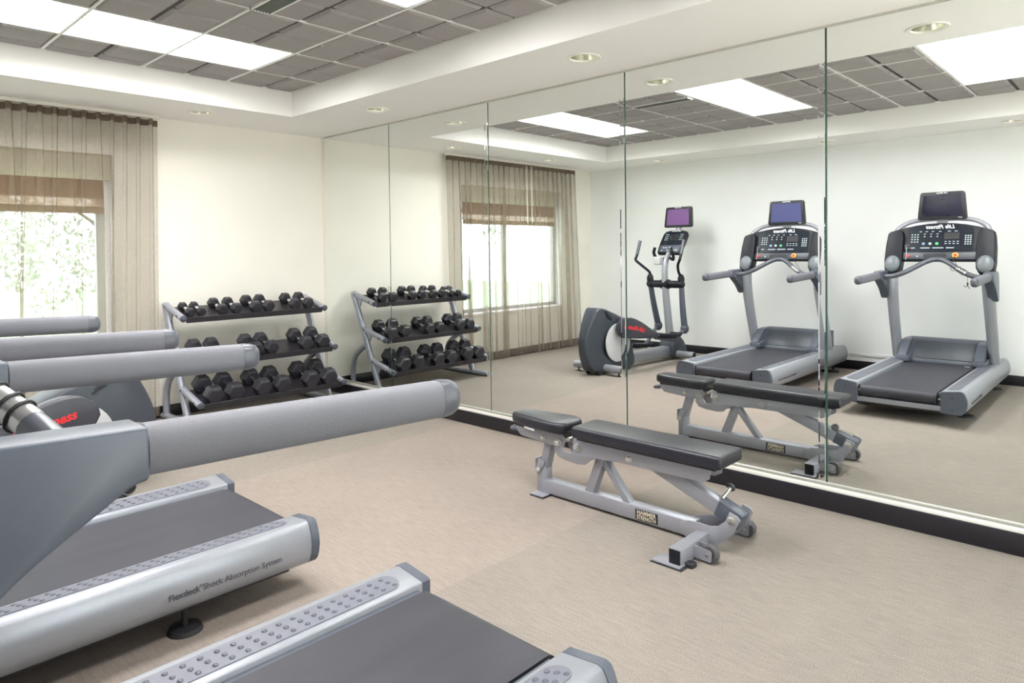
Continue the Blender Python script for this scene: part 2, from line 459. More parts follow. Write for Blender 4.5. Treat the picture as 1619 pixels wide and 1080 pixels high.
# linear air vent set in the tiles
t = thing('air_vent', 'slim silver slotted air vent in the dark tile ceiling', 'air vent', ((VENT[0]+VENT[1])/2, (VENT[2]+VENT[3])/2, HT))
f = B(); hx, hy = 0.062, 0.29
f.bx(-hx, -hx+0.012, -hy, hy, -0.012, 0.004); f.bx(hx-0.012, hx, -hy, hy, -0.012, 0.004)
f.bx(-hx, hx, -hy, -hy+0.012, -0.012, 0.004); f.bx(-hx, hx, hy-0.012, hy, -0.012, 0.004)
obj('frame', f, M_tbar, t)
f = B()
for k in range(6): f.box((-0.045+0.018*k, 0, -0.006), (0.007, 2*hy-0.02, 0.014), (0, R(-40), 0))
obj('louvre', f, M_louvre, t)

dlab = ['round recessed downlight above the right-hand half of the dumbbell rack', 'round recessed downlight above the weight bench', 'recessed downlight over the mirror wall, farthest from the window wall',
        'round recessed downlight just right of the curtain top', 'recessed downlight in front of the curtain middle, seen in the mirror',
        'recessed downlight over the elliptical machine, seen in the mirror', 'recessed downlight behind the treadmill with the blue screen, seen in the mirror', 'recessed downlight at the mirror picture edge behind the last treadmill']
dl0 = None
for k, (x, y) in enumerate(DL):
    if dl0 is None:
        t = dl0 = thing('recessed_downlight', dlab[k], 'downlight', (x, y, HS), 0, 'recessed downlights round the ceiling edge')
        obj('trim_ring', B().lathe([(0.078, 0.004), (0.080, -0.005), (0.098, -0.006), (0.101, 0.0), (0.090, 0.003), (0.078, 0.004)], (0, 0, 0), (0, 0, 1), 40), M_dltrim, t)
        obj('reflector', B().lathe([(0.081, 0.0), (0.078, 0.03), (0.070, 0.075), (0.055, 0.115), (0.042, 0.13)], (0, 0, 0), (0, 0, 1), 32), M_chrome, t)
        obj('lamp', B().lathe([(0.044, 0.135), (0.040, 0.120), (0.028, 0.108), (0.0, 0.103)], (0, 0, 0), (0, 0, 1), 20), M_bulb, t)
    else:
        t = copy_tree(dl0); t.location = (x, y, HS); t['label'] = dlab[k]
    L_ = bpy.data.lights.new('downlight_beam', 'SPOT'); L_.energy = 1.5; L_.spot_size = R(100); L_.spot_blend = 0.7; L_.shadow_soft_size = 0.035; L_.color = (1, 0.92, 0.8)
    lo = bpy.data.objects.new('downlight_beam', L_); COL.objects.link(lo); lo.location = (x, y, HS+0.06)

# baseboards and the strip the mirrors stand on
struct('baseboard_right', B().bx(-0.020, 0.006, YF, YB, 0, 0.100, 0.003), M_base)
struct('baseboard_back', B().bx(XL, -0.02, YB-0.012, YB, 0, 0.100, 0.003), M_base)
struct('baseboard_left', B().bx(XL, XL+0.012, YF, YB-0.012, 0, 0.100, 0.003), M_base)
struct('trim_1', B().bx(-0.012, 0.006, YF, YB, 0.100, 0.124, 0.002), M_ledge)
struct('trim_2', B().bx(-0.010, 0.006, YF, 0.0, 0.124, 0.141, 0.002), M_channel)
struct('trim_3', B().bx(-0.006, 0.006, YF, 0.0, HS-0.012, HS, 0.001), M_channel)

seams = [0.0, -1.0575, -2.3073, -3.5491, -4.7851, -6.02, -7.26]
mlab = ['narrow wall mirror panel beside the dumbbell rack at the back corner', 'wall mirror panel second from the back corner, reflecting the rack',
        'wall mirror panel reflecting the curtained window', 'wall mirror panel reflecting the elliptical and the treadmill with the blue screen',
        'wall mirror panel nearest the camera, reflecting the treadmill with the dark screen', 'wall mirror panel beyond the picture edge on the mirror wall']
for k in range(6):
    y1, y0 = seams[k]-0.003, seams[k+1]+0.003
    z0, z1 = 0.141, HS-0.012
    t = thing('wall_mirror', mlab[k], 'mirror', (0, (y0+y1)/2, z0), 0, 'frameless mirror panels on the right wall')
    h = (y1-y0)/2; H = z1-z0
    bw = 0.041
    # strips of the right-hand (camera-side) bevel, each leaning a little differently
    prof = [(h, 0.0), (-h+bw, 0.0), (-h+bw-0.007, 0.00045), (-h+0.010, 0.00062), (-h, 0.0018)]
    bb = B()
    bb.quad((0, h, 0), (0, h, H), (0, -h+bw, H), (0, -h+bw, 0))
    obj('glass', bb, M_mirror, t, smooth=0)
    bb = B()
    for (a, c) in zip(prof[1:], prof[2:]): bb.quad((a[1], a[0], 0), (a[1], a[0], H), (c[1], c[0], H), (c[1], c[0], 0))
    obj('bevelled_edge', bb, M_mirror, t, smooth=0)
    bb = B(); bb.bx(0.0012, 0.0055, -h-0.0022, h+0.0022, 0, H)
    obj('edge', bb, M_medge, t, smooth=0)

# ------------------------------------------------------------------ window, shade, curtain
b = B(); yb = YB+0.02
t = thing('window_1', 'tall window behind the sheer curtain', 'window', (0, 0, 0)); t['kind'] = 'structure'
del t['label'], t['category']
f = B(); yw0, yw1 = YB+0.10, YB+0.15
f.bx(WX0, WX0+0.06, yw0, yw1, WZ0, WZ1); f.bx(WX1-0.06-0.04, WX1-0.04, yw0, yw1, WZ0, WZ1)
f.bx(WX0, WX1, yw0, yw1, WZ0, WZ0+0.05); f.bx(WX0, WX1, yw0, yw1, WZ1-0.2, WZ1)
f.bx(-2.76, -2.71, yw0, yw1, WZ0, WZ1)
obj('window_frame', f, M_wframe, t)
obj('pane', B().bx(WX0+0.05, WX1-0.09, yw0+0.02, yw0+0.026, WZ0+0.04, WZ1-0.19), M_pane, t)
obj('window_sill', B().bx(WX0-0.0, WX1+0.0, YB-0.03, yw0, WZ0-0.02, WZ0+0.005, 0.004), M_reveal, t)
f = B()
f.bx(WX1-0.001, WX1+0.0, YB+0.0, yw0, WZ0, WZ1); f.bx(WX0, WX0+0.001, YB, yw0, WZ0, WZ1)
f.bx(WX1-0.04, WX1-0.001, yw0, yw1, WZ0, WZ1)
obj('window_reveal', f, M_reveal, t)
# woven roman shade
t = thing('roman_shade', 'brown woven roman shade drawn up at the window top', 'window shade', (-2.83, YB+0.05, 1.70))
sx0, sx1 = -3.67-(-2.83), -1.945-(-2.83)
obj('valance', B().bx(sx0-0.06, sx1+0.055, -0.012, 0.012, 0.268, 0.468, 0.004), M_valance, t)
f = B(); f.bx(sx0, sx1, -0.004, 0.004, 0.120, 0.268); f.bx(sx0, sx1, -0.016, -0.010, 0.0, 0.055, 0.002)
obj('shade_panel', f, M_shade, t)
obj('light_band', B().bx(sx0, sx1, -0.0035, 0.0035, 0.05, 0.120), M_shadelt, t)

def curtain_bm(x0, x1, zt, zb, dx0, dx1, lam, amp, ph, only_top=False, seed=1):
    """rippled sheet: even ripples under the heading that gather into uneven folds lower down"""
    rd = random.Random(seed)
    bb = B(); n = int(abs(x1-x0)/lam*16); m = 26
    fr = [(rd.uniform(2.0, 5.5), rd.uniform(0, 6.28), rd.uniform(0.4, 1.0)) for _ in range(5)]
    zs = [zt, zt-0.05] if only_top else [zt-(zt-zb)*(k/m) for k in range(m+1)]
    rows = []
    for z in zs:
        u = (zt-z)/(zt-zb); row = []
        g = min(1.0, u*1.6)
        for i in range(n+1):
            s = i/n
            X = x0+(x1-x0)*s
            dev = sum(w_*math.sin(f_*2*PI*s+p_) for f_, p_, w_ in fr)/2.2
            a = 2*PI*X/lam + ph
            bunch = 0.030*g*dev + 0.020*math.sin(a*0.5+1.0)*g
            x = X + u*(dx0*(1-s)+dx1*s) + bunch*min(1, 8*s, 8*(1-s)) + 0.011*math.sin(2*a+0.6)
            k2 = 1.0 + 0.45*g*math.sin(a*0.25+2.0+dev)
            y = amp*k2*math.sin(a) + 0.014*g*dev
            zz = z + (0.010*u*math.sin(a*0.5) if not only_top else 0) + (0.006*math.sin(a+1.2) if u < 0.05 else 0)
            row.append(bb.bm.verts.new((x, y - (0.002 if only_top else 0), zz)))
        rows.append(row)
    for p, q in zip(rows, rows[1:]):
        for i in range(n): bb.bm.faces.new((p[i], p[i+1], q[i+1], q[i]))
    return bb
CY = -0.035
for (nm, lb, x0, x1, d0, d1, ph) in (('right', 'right-hand taupe sheer curtain panel hanging nearest the dumbbell rack', -1.575, -2.80, -0.035, -0.03, 0.4),
                                    ('left', 'left-hand taupe sheer curtain panel by the corner, seen in the mirror', -2.845, -3.98, -0.025, -0.12, 1.1)):
    xc = (x0+x1)/2
    t = thing('sheer_curtain', lb, 'curtain', (xc, CY, 0), 0, 'sheer curtain panels at the window')
    obj('curtain_fabric', curtain_bm(x0-xc, x1-xc, 2.472, 0.03, d0, d1, 0.0955, 0.036, ph, seed=len(nm)), M_sheer, t, smooth=180)
    obj('heading_tape', curtain_bm(x0-xc, x1-xc, 2.476, 0.03, d0, d1, 0.0955, 0.036, ph, True, seed=len(nm)), M_tape, t, smooth=180)
    wx = (-2.90-xc) if nm == 'left' else None
    if wx is not None:
        obj('pull_wand', B().cyl((wx, -0.055, 2.46), (wx-0.01, -0.055, 1.72), 0.006, 8), M_track, t)
        obj('pull_wand', B().cyl((wx-0.09, -0.055, 2.46), (wx-0.10, -0.055, 1.72), 0.006, 8), M_track, t)
tag(obj('curtain_track', B().bx(-4.0, -1.555, CY-0.012, CY+0.012, 2.484, HS, 0.003), M_track), 'white curtain track fixed under the ceiling edge', 'curtain track')

# outside
struct('lawn_ground', B().bx(-25, 20, 1.2, 40, -0.5, -0.4), M_lawn)
struct('bounce_ground', B().bx(-20, 20, -40, YF-0.3, -0.2, -0.1), M_bounce)  # unseen pale ground, added to bounce daylight up through the front opening
def tree(x, y, h, r, n, seed, lb):
    rd = random.Random(seed)
    t = thing('leafy_tree', lb, 'tree', (x, y, -0.4), 0, 'trees outside the window')
    tr = B().tube(smoothpath([(0, 0, 0), (0.1, 0.05, h*0.3), (-0.05, 0, h*0.6), (0.1, 0.1, h*0.95)]), [0.16-0.0035*k for k in range(25)], 10)
    for k in range(7):
        a = rd.uniform(0, 2*PI); z = h*rd.uniform(0.35, 0.75)
        tr.tube(smoothpath([(0, 0, z), (math.cos(a)*r*0.4, math.sin(a)*r*0.4, z+0.35*r), (math.cos(a)*r*0.8, math.sin(a)*r*0.8, z+0.5*r)], 4), [0.06, 0.055, 0.05, 0.045, 0.04, 0.035, 0.03, 0.025, 0.02], 6)
    obj('trunk', tr, M_bark, t)
    lf = B()
    cl = [(rd.gauss(0, r*0.5), rd.gauss(0, r*0.5), h*0.75+rd.gauss(0, r*0.38), r*rd.uniform(0.2, 0.42)) for _ in range(22)]
    for k in range(n):
        c = rd.choice(cl); v = Vector((rd.gauss(0, 1), rd.gauss(0, 1), rd.gauss(0, 1))).normalized()*c[3]*rd.uniform(0.5, 1)
        p = Vector(c[:3])+v; e = Euler((rd.uniform(0, 6), rd.uniform(0, 6), rd.uniform(0, 6))).to_matrix(); s = rd.uniform(0.05, 0.1)
        pts = [p+e @ Vector(q) for q in ((-s, 0, 0), (0, -s*0.5, 0.01), (s, 0, 0), (0, s*0.5, 0.01))]
        lf.quad(*pts)
    obj('foliage', lf, M_leaf, t, smooth=0)
tree(1.0, 9.0, 3.9, 2.3, 4200, 3, 'leafy tree on the lawn seen through the sheer curtain')
tree(-9.5, 9.5, 4.2, 1.6, 1500, 5, 'leafy tree beyond the window, seen only in the mirror')

# surface raceway on the left wall
tag(obj('cord_cover', B().bx(XL, XL+0.016, -4.12, -3.50, 0.155, 0.185, 0.003), M_white), 'thin white cord cover on the wall above the baseboard between the treadmills', 'cord cover')

# ------------------------------------------------------------------ treadmills
def treadmill(yc, label, screen, cord):
    t = thing('treadmill', label, 'treadmill', (-2.24, yc, 0), 0, 'treadmills facing the left wall')
    for s in (-1, 1):
        P = [(-0.297, 0.110), (-0.297, 0.262), (-0.303, 0.267), (-0.424, 0.282), (-0.440, 0.276), (-0.452, 0.258), (-0.464, 0.225), (-0.468, 0.19), (-0.463, 0.155), (-0.450, 0.125), (-0.432, 0.108), (-0.415, 0.104)]
        P = [(-s*p[0]*-1 if False else s*-p[0], p[1]) for p in P]
        rail = obj('side_rail', B().prism(P, 'x', -0.033, -2.06, 0.002, 1), M_silver, t, smooth=50)
        cap = B().prism([(p[0]*1.004, p[1]+0.001) for p in P], 'x', -0.034, 0.0, 0.0)
        obj('end_cap', cap, M_cap, rail, smooth=50)
        for (yy, zz) in ((0.375, 0.232), (0.375, 0.14)): 
            obj('cap_screw', B().lathe([(0.0, 0.0015), (0.006, 0.0015), (0.006, -0.004)], (0.0, s*yy, zz), (1, 0, 0), 10), M_blackp, rail)
        # studded tread pad with a rounded end, lying on the sloping rail top
        tilt = (0.282-0.267)/0.121
        zf = lambda yy: 0.267+(abs(yy)-0.303)*tilt
        cy, hw = 0.362, 0.043
        out = [(-1.46, cy-hw), (-0.135, cy-hw)] + [(-0.135+hw*math.sin(a), cy-hw*math.cos(a)) for a in [PI*k/12 for k in range(1, 12)]] + [(-0.135, cy+hw), (-1.46, cy+hw)]
        pd = B()
        pd.prism([(p[0], s*p[1]) for p in out], 'z', 0.0, 0.003, fn=lambda v: (v[0], v[1], v[2]+zf(v[1])))
        pad = obj('tread_pad', pd, M_pad, rail)
        st = B()
        for i in range(29):
            for j in range(3):
                xx = -0.128-i*0.0455+(j-1)*0.010*-s; yy = cy+(j-1)*0.0245
                st.lathe([(0.0088, 0.0), (0.0075, 0.0022), (0.004, 0.0037), (0.0, 0.0042)], (xx, s*yy, zf(yy)+0.0028), (0, 0, 1), 8)
        obj('tread_stud', st, M_stud, pad)
        # belt guard strip beside the belt
        obj('guard_strip', B().bx(-0.055, -1.56, s*0.273, s*0.2965, 0.20, 0.246), M_cap, rail)
    # name on the outer rail face, camera side
    tm = B()
    w1 = text_mesh('Flexdeck', bold=0.016); w2 = text_mesh('Shock Absorption System', bold=-0.002, space=0.97); w3 = text_mesh('\u00ae')
    sz = 0.030
    yo = -0.4692
    def put(me, cx, s_, dz=0.0):
        tm.mesh(me, frame((cx, yo-0.0005, 0.178+dz), (1, 0, 0), (0, 0.13, 1), s_))
    L0 = -2.829+2.24; L1 = -2.407+2.24
    wd = lambda me: max(v.co.x for v in me.vertices)-min(v.co.x for v in me.vertices)
    tot = wd(w1)+wd(w2)+0.42
    sz = (L1-L0)/tot
    put(w1, L0+wd(w1)*sz/2, sz); put(w2, L1-wd(w2)*sz/2, sz); put(w3, L0+(wd(w1)+0.16)*sz, sz*0.45, 0.009)
    obj('rail_lettering', tm, M_txt, t, smooth=0)
    # belt over its rear roller
    zb, rr, xr = 0.252, 0.047, -0.060
    prof = [(-1.62, zb), (xr, zb)] + [(xr+rr*math.sin(a), zb-rr+rr*math.cos(a)) for a in [PI*k/14 for k in range(1, 14)]] + [(xr, zb-2*rr), (-1.62, zb-2*rr)]
    obj('running_belt', B().prism(prof, 'y', -0.268, 0.268), M_belt, t)
    if cord: obj('belt_label', B().bx(-1.50, -1.47, -0.235, -0.195, 0.2515, 0.2525), M_wtxt, t, smooth=0)
    obj('rear_crossbar', B().bx(-0.075, -0.045, -0.297, 0.297, 0.112, 0.152, 0.003), M_silver, t)
    for s in (-1, 1):
        rb = obj('roller_bracket', B().bx(-0.12, -0.045, s*0.270, s*0.296, 0.150, 0.225, 0.004), M_blackp, t)
        obj('bracket_screw', B().lathe([(0, 0.004), (0.008, 0.003), (0.008, 0)], (-0.045, s*0.283, 0.205), (1, 0, 0), 8), M_bolt, rb)
    obj('deck_base', B().bx(-0.10, -2.02, -0.40, 0.40, 0.085, 0.112), M_blackp, t)
    for (fx, fy) in ((-0.50, -0.375), (-0.50, 0.375), (-1.92, -0.36), (-1.92, 0.36)):
        obj('foot', B().lathe([(0, 0.09), (0.012, 0.09), (0.012, 0.022), (0.055, 0.016), (0.062, 0.0), (0, 0)], (fx, fy, 0), (0, 0, 1), 24), M_rubber, t)
    # motor hood with sloping front and shoulders at the uprights
    hp = [(-1.545, 0.255), (-1.560, 0.285), (-1.700, 0.452), (-1.740, 0.470), (-1.99, 0.448), (-2.045, 0.40), (-2.055, 0.115), (-1.60, 0.115)]
    hood = obj('motor_hood', B().prism(hp, 'y', -0.30, 0.30, 0.014, 3), M_dark, t, smooth=50)
    fp = [(-0.235, 0.0), (0.235, 0.0), (0.255, 0.20), (-0.255, 0.20)]
    ux, uz = -0.140/0.218, 0.167/0.218
    ip = B().prism(fp, 'z', 0.0, 0.004, 0.002, fn=lambda v: (-1.560+ux*v[1]+uz*v[2]*1.0, v[0], 0.290+uz*v[1]-ux*v[2]))
    obj('hood_panel', ip, M_shroud, hood)
    for s in (-1, 1):
        sp = [(-1.435, 0.262), (-1.445, 0.325), (-1.50, 0.375), (-1.60, 0.452), (-1.70, 0.462), (-1.96, 0.452), (-1.96, 0.262)]
        obj('hood_shoulder', B().prism(sp, 'y', s*0.275, s*0.355, 0.010, 2), M_dark, hood, smooth=50)
        sp2 = [(-1.435, 0.262), (-1.440, 0.310), (-1.53, 0.330), (-1.80, 0.330), (-1.80, 0.262)]
        obj('upright_boot', B().prism(sp2, 'y', s*0.255, s*0.375, 0.008, 2), M_cap, hood, smooth=50)
    # uprights, leaning back towards the runner
    for s in (-1, 1):
        path = [(-1.66, s*0.398, 0.25), (-1.60, s*0.396, 0.42), (-1.475, s*0.392, 0.75), (-1.415, s*0.388, 0.95), (-1.395, s*0.386, 1.09)]
        obj('upright', B().tube(smoothpath(path, 6), [0.062+0.0006*k for k in range(25)], 20, sq=0.68, up=(0, 1, 0)), M_silver, t, smooth=60)
    # console: black face tilted away from the runner
    X0, Z0 = -1.395, 1.232; kx = -0.115/0.35
    nrm = Vector((0.35, 0, 0.115)).normalized()
    tl = math.hypot(0.35, 0.115)/0.35
    def on(v): # (y, height, out) -> point on the tilted face
        return (X0+kx*(v[1]-Z0)+nrm.x*v[2], v[0], v[1]+nrm.z*v[2])
    top = [(0.430, 1.488), (0.395, 1.512), (0.30, 1.545), (0.20, 1.568), (0.10, 1.581), (0, 1.585)]
    topl = top + [(-y, z) for (y, z) in top[-2::-1]]
    face = [(-0.300, Z0), (0.300, Z0), (0.302, 1.30)] + [(0.428, 1.30)] + topl + [(-0.428, 1.30), (-0.302, 1.30)]
    con = obj('console', B().prism(face, 'z', -0.05, 0.0, 0.006, 2, fn=on), M_dark2, t, smooth=40)
    dp = [(-0.262, 1.315), (0.262, 1.315), (0.272, 1.45), (0.262, 1.53), (0.15, 1.565), (0, 1.575), (-0.15, 1.565), (-0.262, 1.53), (-0.272, 1.45)]
    obj('display_panel', B().prism(dp, 'z', 0.0, 0.003, 0.0, fn=on), M_blackg, con)
    lp = [(-0.296, 1.240), (0.296, 1.240), (0.292, 1.308), (-0.292, 1.308)]
    low = obj('control_ledge', B().prism(lp, 'z', -0.01, 0.012, 0.004, fn=on), M_ledgep, con)
    obj('tray_slot', B().prism([(0.105+0.02*math.cos(a), 1.274+0.018*math.sin(a)) for a in [-PI/2+PI*k/8 for k in range(9)]] + [(-0.045+0.02*math.cos(a), 1.274+0.018*math.sin(a)) for a in [PI/2+PI*k/8 for k in range(9)]], 'z', 0.012, 0.0135, fn=on), M_blackp, low)
    # runner looks towards -x: her right is +y, her left is -y
    for (gx, gz, nx, ny, d) in ((0.205, 1.44, 3, 4, 0.024), (-0.225, 1.43, 3, 5, 0.020)):
        ky = B()
        for i in range(nx):
            for j in range(ny):
                yy, zz = gx+(i-1)*d, gz-(j-1.5)*d*0.95
                ky.prism([(yy-0.006, zz-0.005), (yy+0.006, zz-0.005), (yy+0.006, zz+0.005), (yy-0.006, zz+0.005)], 'z', 0.003, 0.0045, fn=on)
        obj('keypad', ky, M_keys, con, smooth=0)
    ky = B()
    for i, yy in enumerate((0.125, 0.072, 0.020)):
        for dz in (0.0, 0.024): ky.prism([(yy-0.007, 1.452+dz), (yy+0.007, 1.452+dz), (yy+0.007, 1.459+dz), (yy-0.007, 1.459+dz)], 'z', 0.003, 0.0045, fn=on)
    obj('program_keys', ky, M_keys, con, smooth=0); ky = B()
    for yy in (-0.05, -0.082, -0.114, -0.146):
        for zz in (1.385, 1.405): ky.prism([(yy-0.009, zz), (yy+0.009, zz), (yy+0.009, zz+0.006), (yy-0.009, zz+0.006)], 'z', 0.003, 0.0045, fn=on)
    obj('entry_keys', ky, M_keys, con, smooth=0); ky = B()
    for (a, c) in ((0.235, 0.20), (0.155, 0.075), (0.055, -0.035), (-0.055, -0.12)):
        ky.prism([(c, 1.345), (a, 1.345), (a, 1.353), (c, 1.353)], 'z', 0.003, 0.0042, fn=on)
    for (a, c) in ((0.17, 0.15), (0.12, 0.10), (0.07, 0.05), (0.01, -0.01), (-0.06, -0.085), (-0.115, -0.14)):
        ky.prism([(c, 1.500), (a, 1.500), (a, 1.506), (c, 1.506)], 'z', 0.003, 0.0042, fn=on)
    obj('key_legend', ky, M_keys, con, smooth=0)
    obj('device_cord', B().tube(smoothpath([on((0.262, 1.385, 0.006)), on((0.268, 1.34, 0.014)), on((0.262, 1.29, 0.016)), on((0.266, 1.235, 0.012))]), 0.0025, 6), M_keys, con)
    obj('device_dock', B().prism([(0.235, 1.33), (0.285, 1.33), (0.285, 1.385), (0.235, 1.385)], 'z', 0.003, 0.014, 0.003, fn=on), M_blackp, con)
    obj('readout_window', B().prism([(-0.155, 1.43), (-0.035, 1.43), (-0.035, 1.49), (-0.155, 1.49)], 'z', 0.003, 0.0045, fn=on), M_blackp, con)
    def btn(yy, zz, r_, m_, nm, par=con, out=0.003):
        return obj(nm, B().lathe([(r_, 0.0), (r_*0.95, 0.005), (r_*0.5, 0.0075), (0, 0.008)], on((yy, zz, out)), nrm, 18), m_, par)
    btn(0.130, 1.388, 0.013, M_blue, 'program_button'); btn(0.076, 1.388, 0.013, M_keys, 'program_button'); btn(0.020, 1.388, 0.014, M_green, 'start_button')
    btn(0.25, 1.272, 0.016, M_red, 'heart_rate_button', low, 0.012); btn(0.172, 1.266, 0.008, M_keys, 'fan_button', low, 0.012)
    ring = btn(-0.135, 1.278, 0.027, M_orange, 'stop_button', low, 0.012)
    obj('stop_key', B().lathe([(0.015, 0.0), (0.013, 0.006), (0, 0.008)], on((-0.135, 1.278, 0.018)), nrm, 18), M_red, ring)
    lg = B().mesh(text_mesh('Life Fitness', bold=0.02, shear=0.35), frame(on((0.0, 1.545, 0.0035)), (0, 1, 0), (kx, 0, 1), 0.052))
    obj('logo', lg, M_wtxt, con, smooth=0)
    bk = [(y*0.94, z+0.040) for (y, z) in topl] + [(-0.40, 1.44), (0.40, 1.44)]
    obj('console_back', B().prism(bk, 'z', -0.080, -0.052, 0.006, 2, fn=on), M_white, con)
    for s in (-1, 1):
        wing = [(0.300, 1.46), (0.294, 1.24), (0.302, 1.155), (0.325, 1.112), (0.370, 1.097), (0.412, 1.106), (0.437, 1.140), (0.446, 1.22), (0.443, 1.36), (0.432, 1.478), (0.415, 1.497), (0.36, 1.515), (0.318, 1.520)]
        wg = obj('console_arm', B().prism([(s*y, z) for (y, z) in wing], 'z', -0.075, 0.040, 0.012, 3, fn=on), M_dark2, t, smooth=50)
        hb = B().lathe([(0.0, 0.024), (0.030, 0.021), (0.048, 0.013), (0.056, 0.003), (0.056, -0.004)], (0, 0, 0), (0, 0, 1), 28)
        bmesh.ops.transform(hb.bm, matrix=frame(on((s*0.372, 1.192, 0.040)), (0, 1, 0), (kx, 0, 1)) @ Matrix.Diagonal((1.16, 1.42, 1, 1)), verts=hb.bm.verts[:])
        obj('hub_cover', hb, M_hub, wg)
    arch = [(-1.51, -0.385, 1.49), (-1.54, -0.352, 1.550), (-1.575, -0.26, 1.602), (-1.59, -0.12, 1.624), (-1.59, 0, 1.628)]
    arch = arch + [(p[0], -p[1], p[2]) for p in arch[-2::-1]]
    obj('top_arch', B().tube(smoothpath(arch), 0.021, 14), M_silver2, t, smooth=60)
    # screen
    sx = -1.545
    def rr_(w, h, r_, n=5):
        o = []
        for (cx, cz, a0) in ((w-r_, h-r_, 0), (-w+r_, h-r_, 90), (-w+r_, -h+r_, 180), (w-r_, -h+r_, 270)):
            for k in range(n+1):
                a = R(a0+90*k/n); o.append((cx+r_*math.cos(a), cz+r_*math.sin(a)))
        return o
    cz, tk = 1.746, 0.10
    on2 = lambda v: (sx+v[2]-tk*v[1]*0.4, v[0]*(1-0.06*v[1]/0.13)*1.0, cz+v[1]+0.010*(1-(v[0]/0.19)**2)*(1 if v[1] > 0 else -0.4))
    mon = obj('monitor', B().prism(rr_(0.192, 0.130, 0.022), 'z', -0.045, 0.0, 0.006, 2, fn=on2), M_blackp, t)
    obj('screen', B().prism(rr_(0.160, 0.098, 0.006, 2), 'z', 0.0, 0.002, fn=on2), screen, mon)
    lg = B().mesh(text_mesh('Life Fitness', bold=0.02, shear=0.35), frame((sx-0.005, 0.0, cz+0.121), (0, 1, 0), (-0.04, 0, 1), 0.020))
    lg.mesh(text_mesh('LifeTV', bold=0.02), frame((sx+0.007, -0.148, cz-0.114), (0, 1, 0), (-0.04, 0, 1), 0.012))
    obj('monitor_logo', lg, M_wtxt, mon, smooth=0)
    obj('monitor_neck', B().box((-1.575, 0, 1.62), (0.03, 0.09, 0.10), (0, 0, 0), 0.006), M_silver2, t)
    # handrails
    for s in (-1, 1):
        yy = s*0.434+0.010
        hp = [(p.x, p.z) for p in smoothpath([(-1.132, 0, 1.056), (-1.156, 0, 1.050), (-1.195, 0, 1.026), (-1.240, 0, 0.998), (-1.29, 0, 0.964), (-1.335, 0, 0.922), (-1.375, 0, 0.880)], 4)] + [(-1.395, 0.868), (-1.42, 0.872), (-1.436, 0.90), (-1.44, 0.96), (-1.435, 1.04), (-1.42, 1.10), (-1.395, 1.130), (-1.36, 1.139), (-1.29, 1.137), (-1.132, 1.131)]
        hs = obj('handrail_housing', B().prism(hp, 'y', yy-0.040, yy+0.036, 0.018, 4, ang=50), M_hous, t, smooth=60)
        gp = []; rad = []
        x0, z0, x1, z1 = -1.132, 1.091, -0.575, 1.072
        gb = B()
        n = 20; m = 8
        def ring(xx, zz, hz, hy):
            vs = []
            for k in range(24):
                a = 2*PI*k/24; c, s_ = math.cos(a), math.sin(a)
                e = 2.6
                d = (abs(c)**e+abs(s_)**e)**(-1/e)
                vs.append(gb.bm.verts.new((xx, yy+hy*c*d, zz+hz*s_*d)))
            return vs
        rs = [ring(x0+(x1-x0)*k/m, z0+(z1-z0)*k/m, 0.0375, 0.030) for k in range(m+1)]
        for p, q in zip(rs, rs[1:]):
            for k in range(24): gb.bm.faces.new((p[k], p[(k+1) % 24], q[(k+1) % 24], q[k]))
        gb.bm.faces.new(rs[0]); gb.bm.faces.new(rs[-1][::-1])
        grip = obj('handrail_grip', gb, M_grip, t, smooth=60)
        gb = B()
        pr = [(0, 1.0), (0.018, 1.0), (0.032, 0.94), (0.042, 0.82), (0.049, 0.62), (0.053, 0.38), (0.054, 0.12)]
        rs = [ring(x1+dx, z1-dx*0.03, 0.0382*f_, 0.0306*f_) for (dx, f_) in pr]
        for p, q in zip(rs, rs[1:]):
            for k in range(24): gb.bm.faces.new((p[k], p[(k+1) % 24], q[(k+1) % 24], q[k]))
        gb.bm.faces.new(rs[0]); gb.bm.faces.new(rs[-1][::-1])
        obj('grip_cap', gb, M_gcap, grip, smooth=80)
        obj('grip_seam', B().prism([(p[0], p[1]) for p in [(yy+0.0312*math.copysign(abs(math.cos(2*PI*k/24))**0.75, math.cos(2*PI*k/24)), 1.091+0.0388*math.copysign(abs(math.sin(2*PI*k/24))**0.75, math.sin(2*PI*k/24))) for k in range(24)]], 'x', -1.136, -1.129), M_dark2, grip)
    half = [(-1.205, -0.42, 1.083), (-1.205, -0.36, 1.086), (-1.212, -0.30, 1.098), (-1.232, -0.24, 1.124), (-1.26, -0.19, 1.154), (-1.292, -0.14, 1.187), (-1.322, -0.09, 1.218), (-1.344, -0.045, 1.238), (-1.352, 0, 1.244)]
    cbp = smoothpath(half + [(p[0], -p[1], p[2]) for p in half[-2::-1]], 8)
    bar = obj('heart_rate_bar', B().tube(cbp, 0.0225, 18), M_gcap, t, smooth=80)
    obj('sensor_plate', B().tube([p for p in cbp if -0.258 < p.y < -0.175], 0.0229, 18, False, up=(0, 0, 1)), M_sensor, bar)
    if cord:
        cb = B()
        for k in range(3):
            y0 = -0.232+0.020*k
            # ring round the bar
            i = min(range(len(cbp)-1), key=lambda q: abs(cbp[q].y-y0))
            c0 = cbp[i]; tg = (cbp[i+1]-cbp[i-1]).normalized(); n1 = Vector((1, 0, 0)); n1 = (n1-tg*n1.dot(tg)).normalized(); n2 = tg.cross(n1)
            ps = [c0+(n1*math.cos(a)+n2*math.sin(a))*0.0255+tg*0.010*(a/(2*PI)-0.5) for a in [2*PI*q/20 for q in range(21)]]
            cb.tube(ps, 0.0023, 6)
        st_ = Vector(on((-0.135, 1.262, 0.02)))
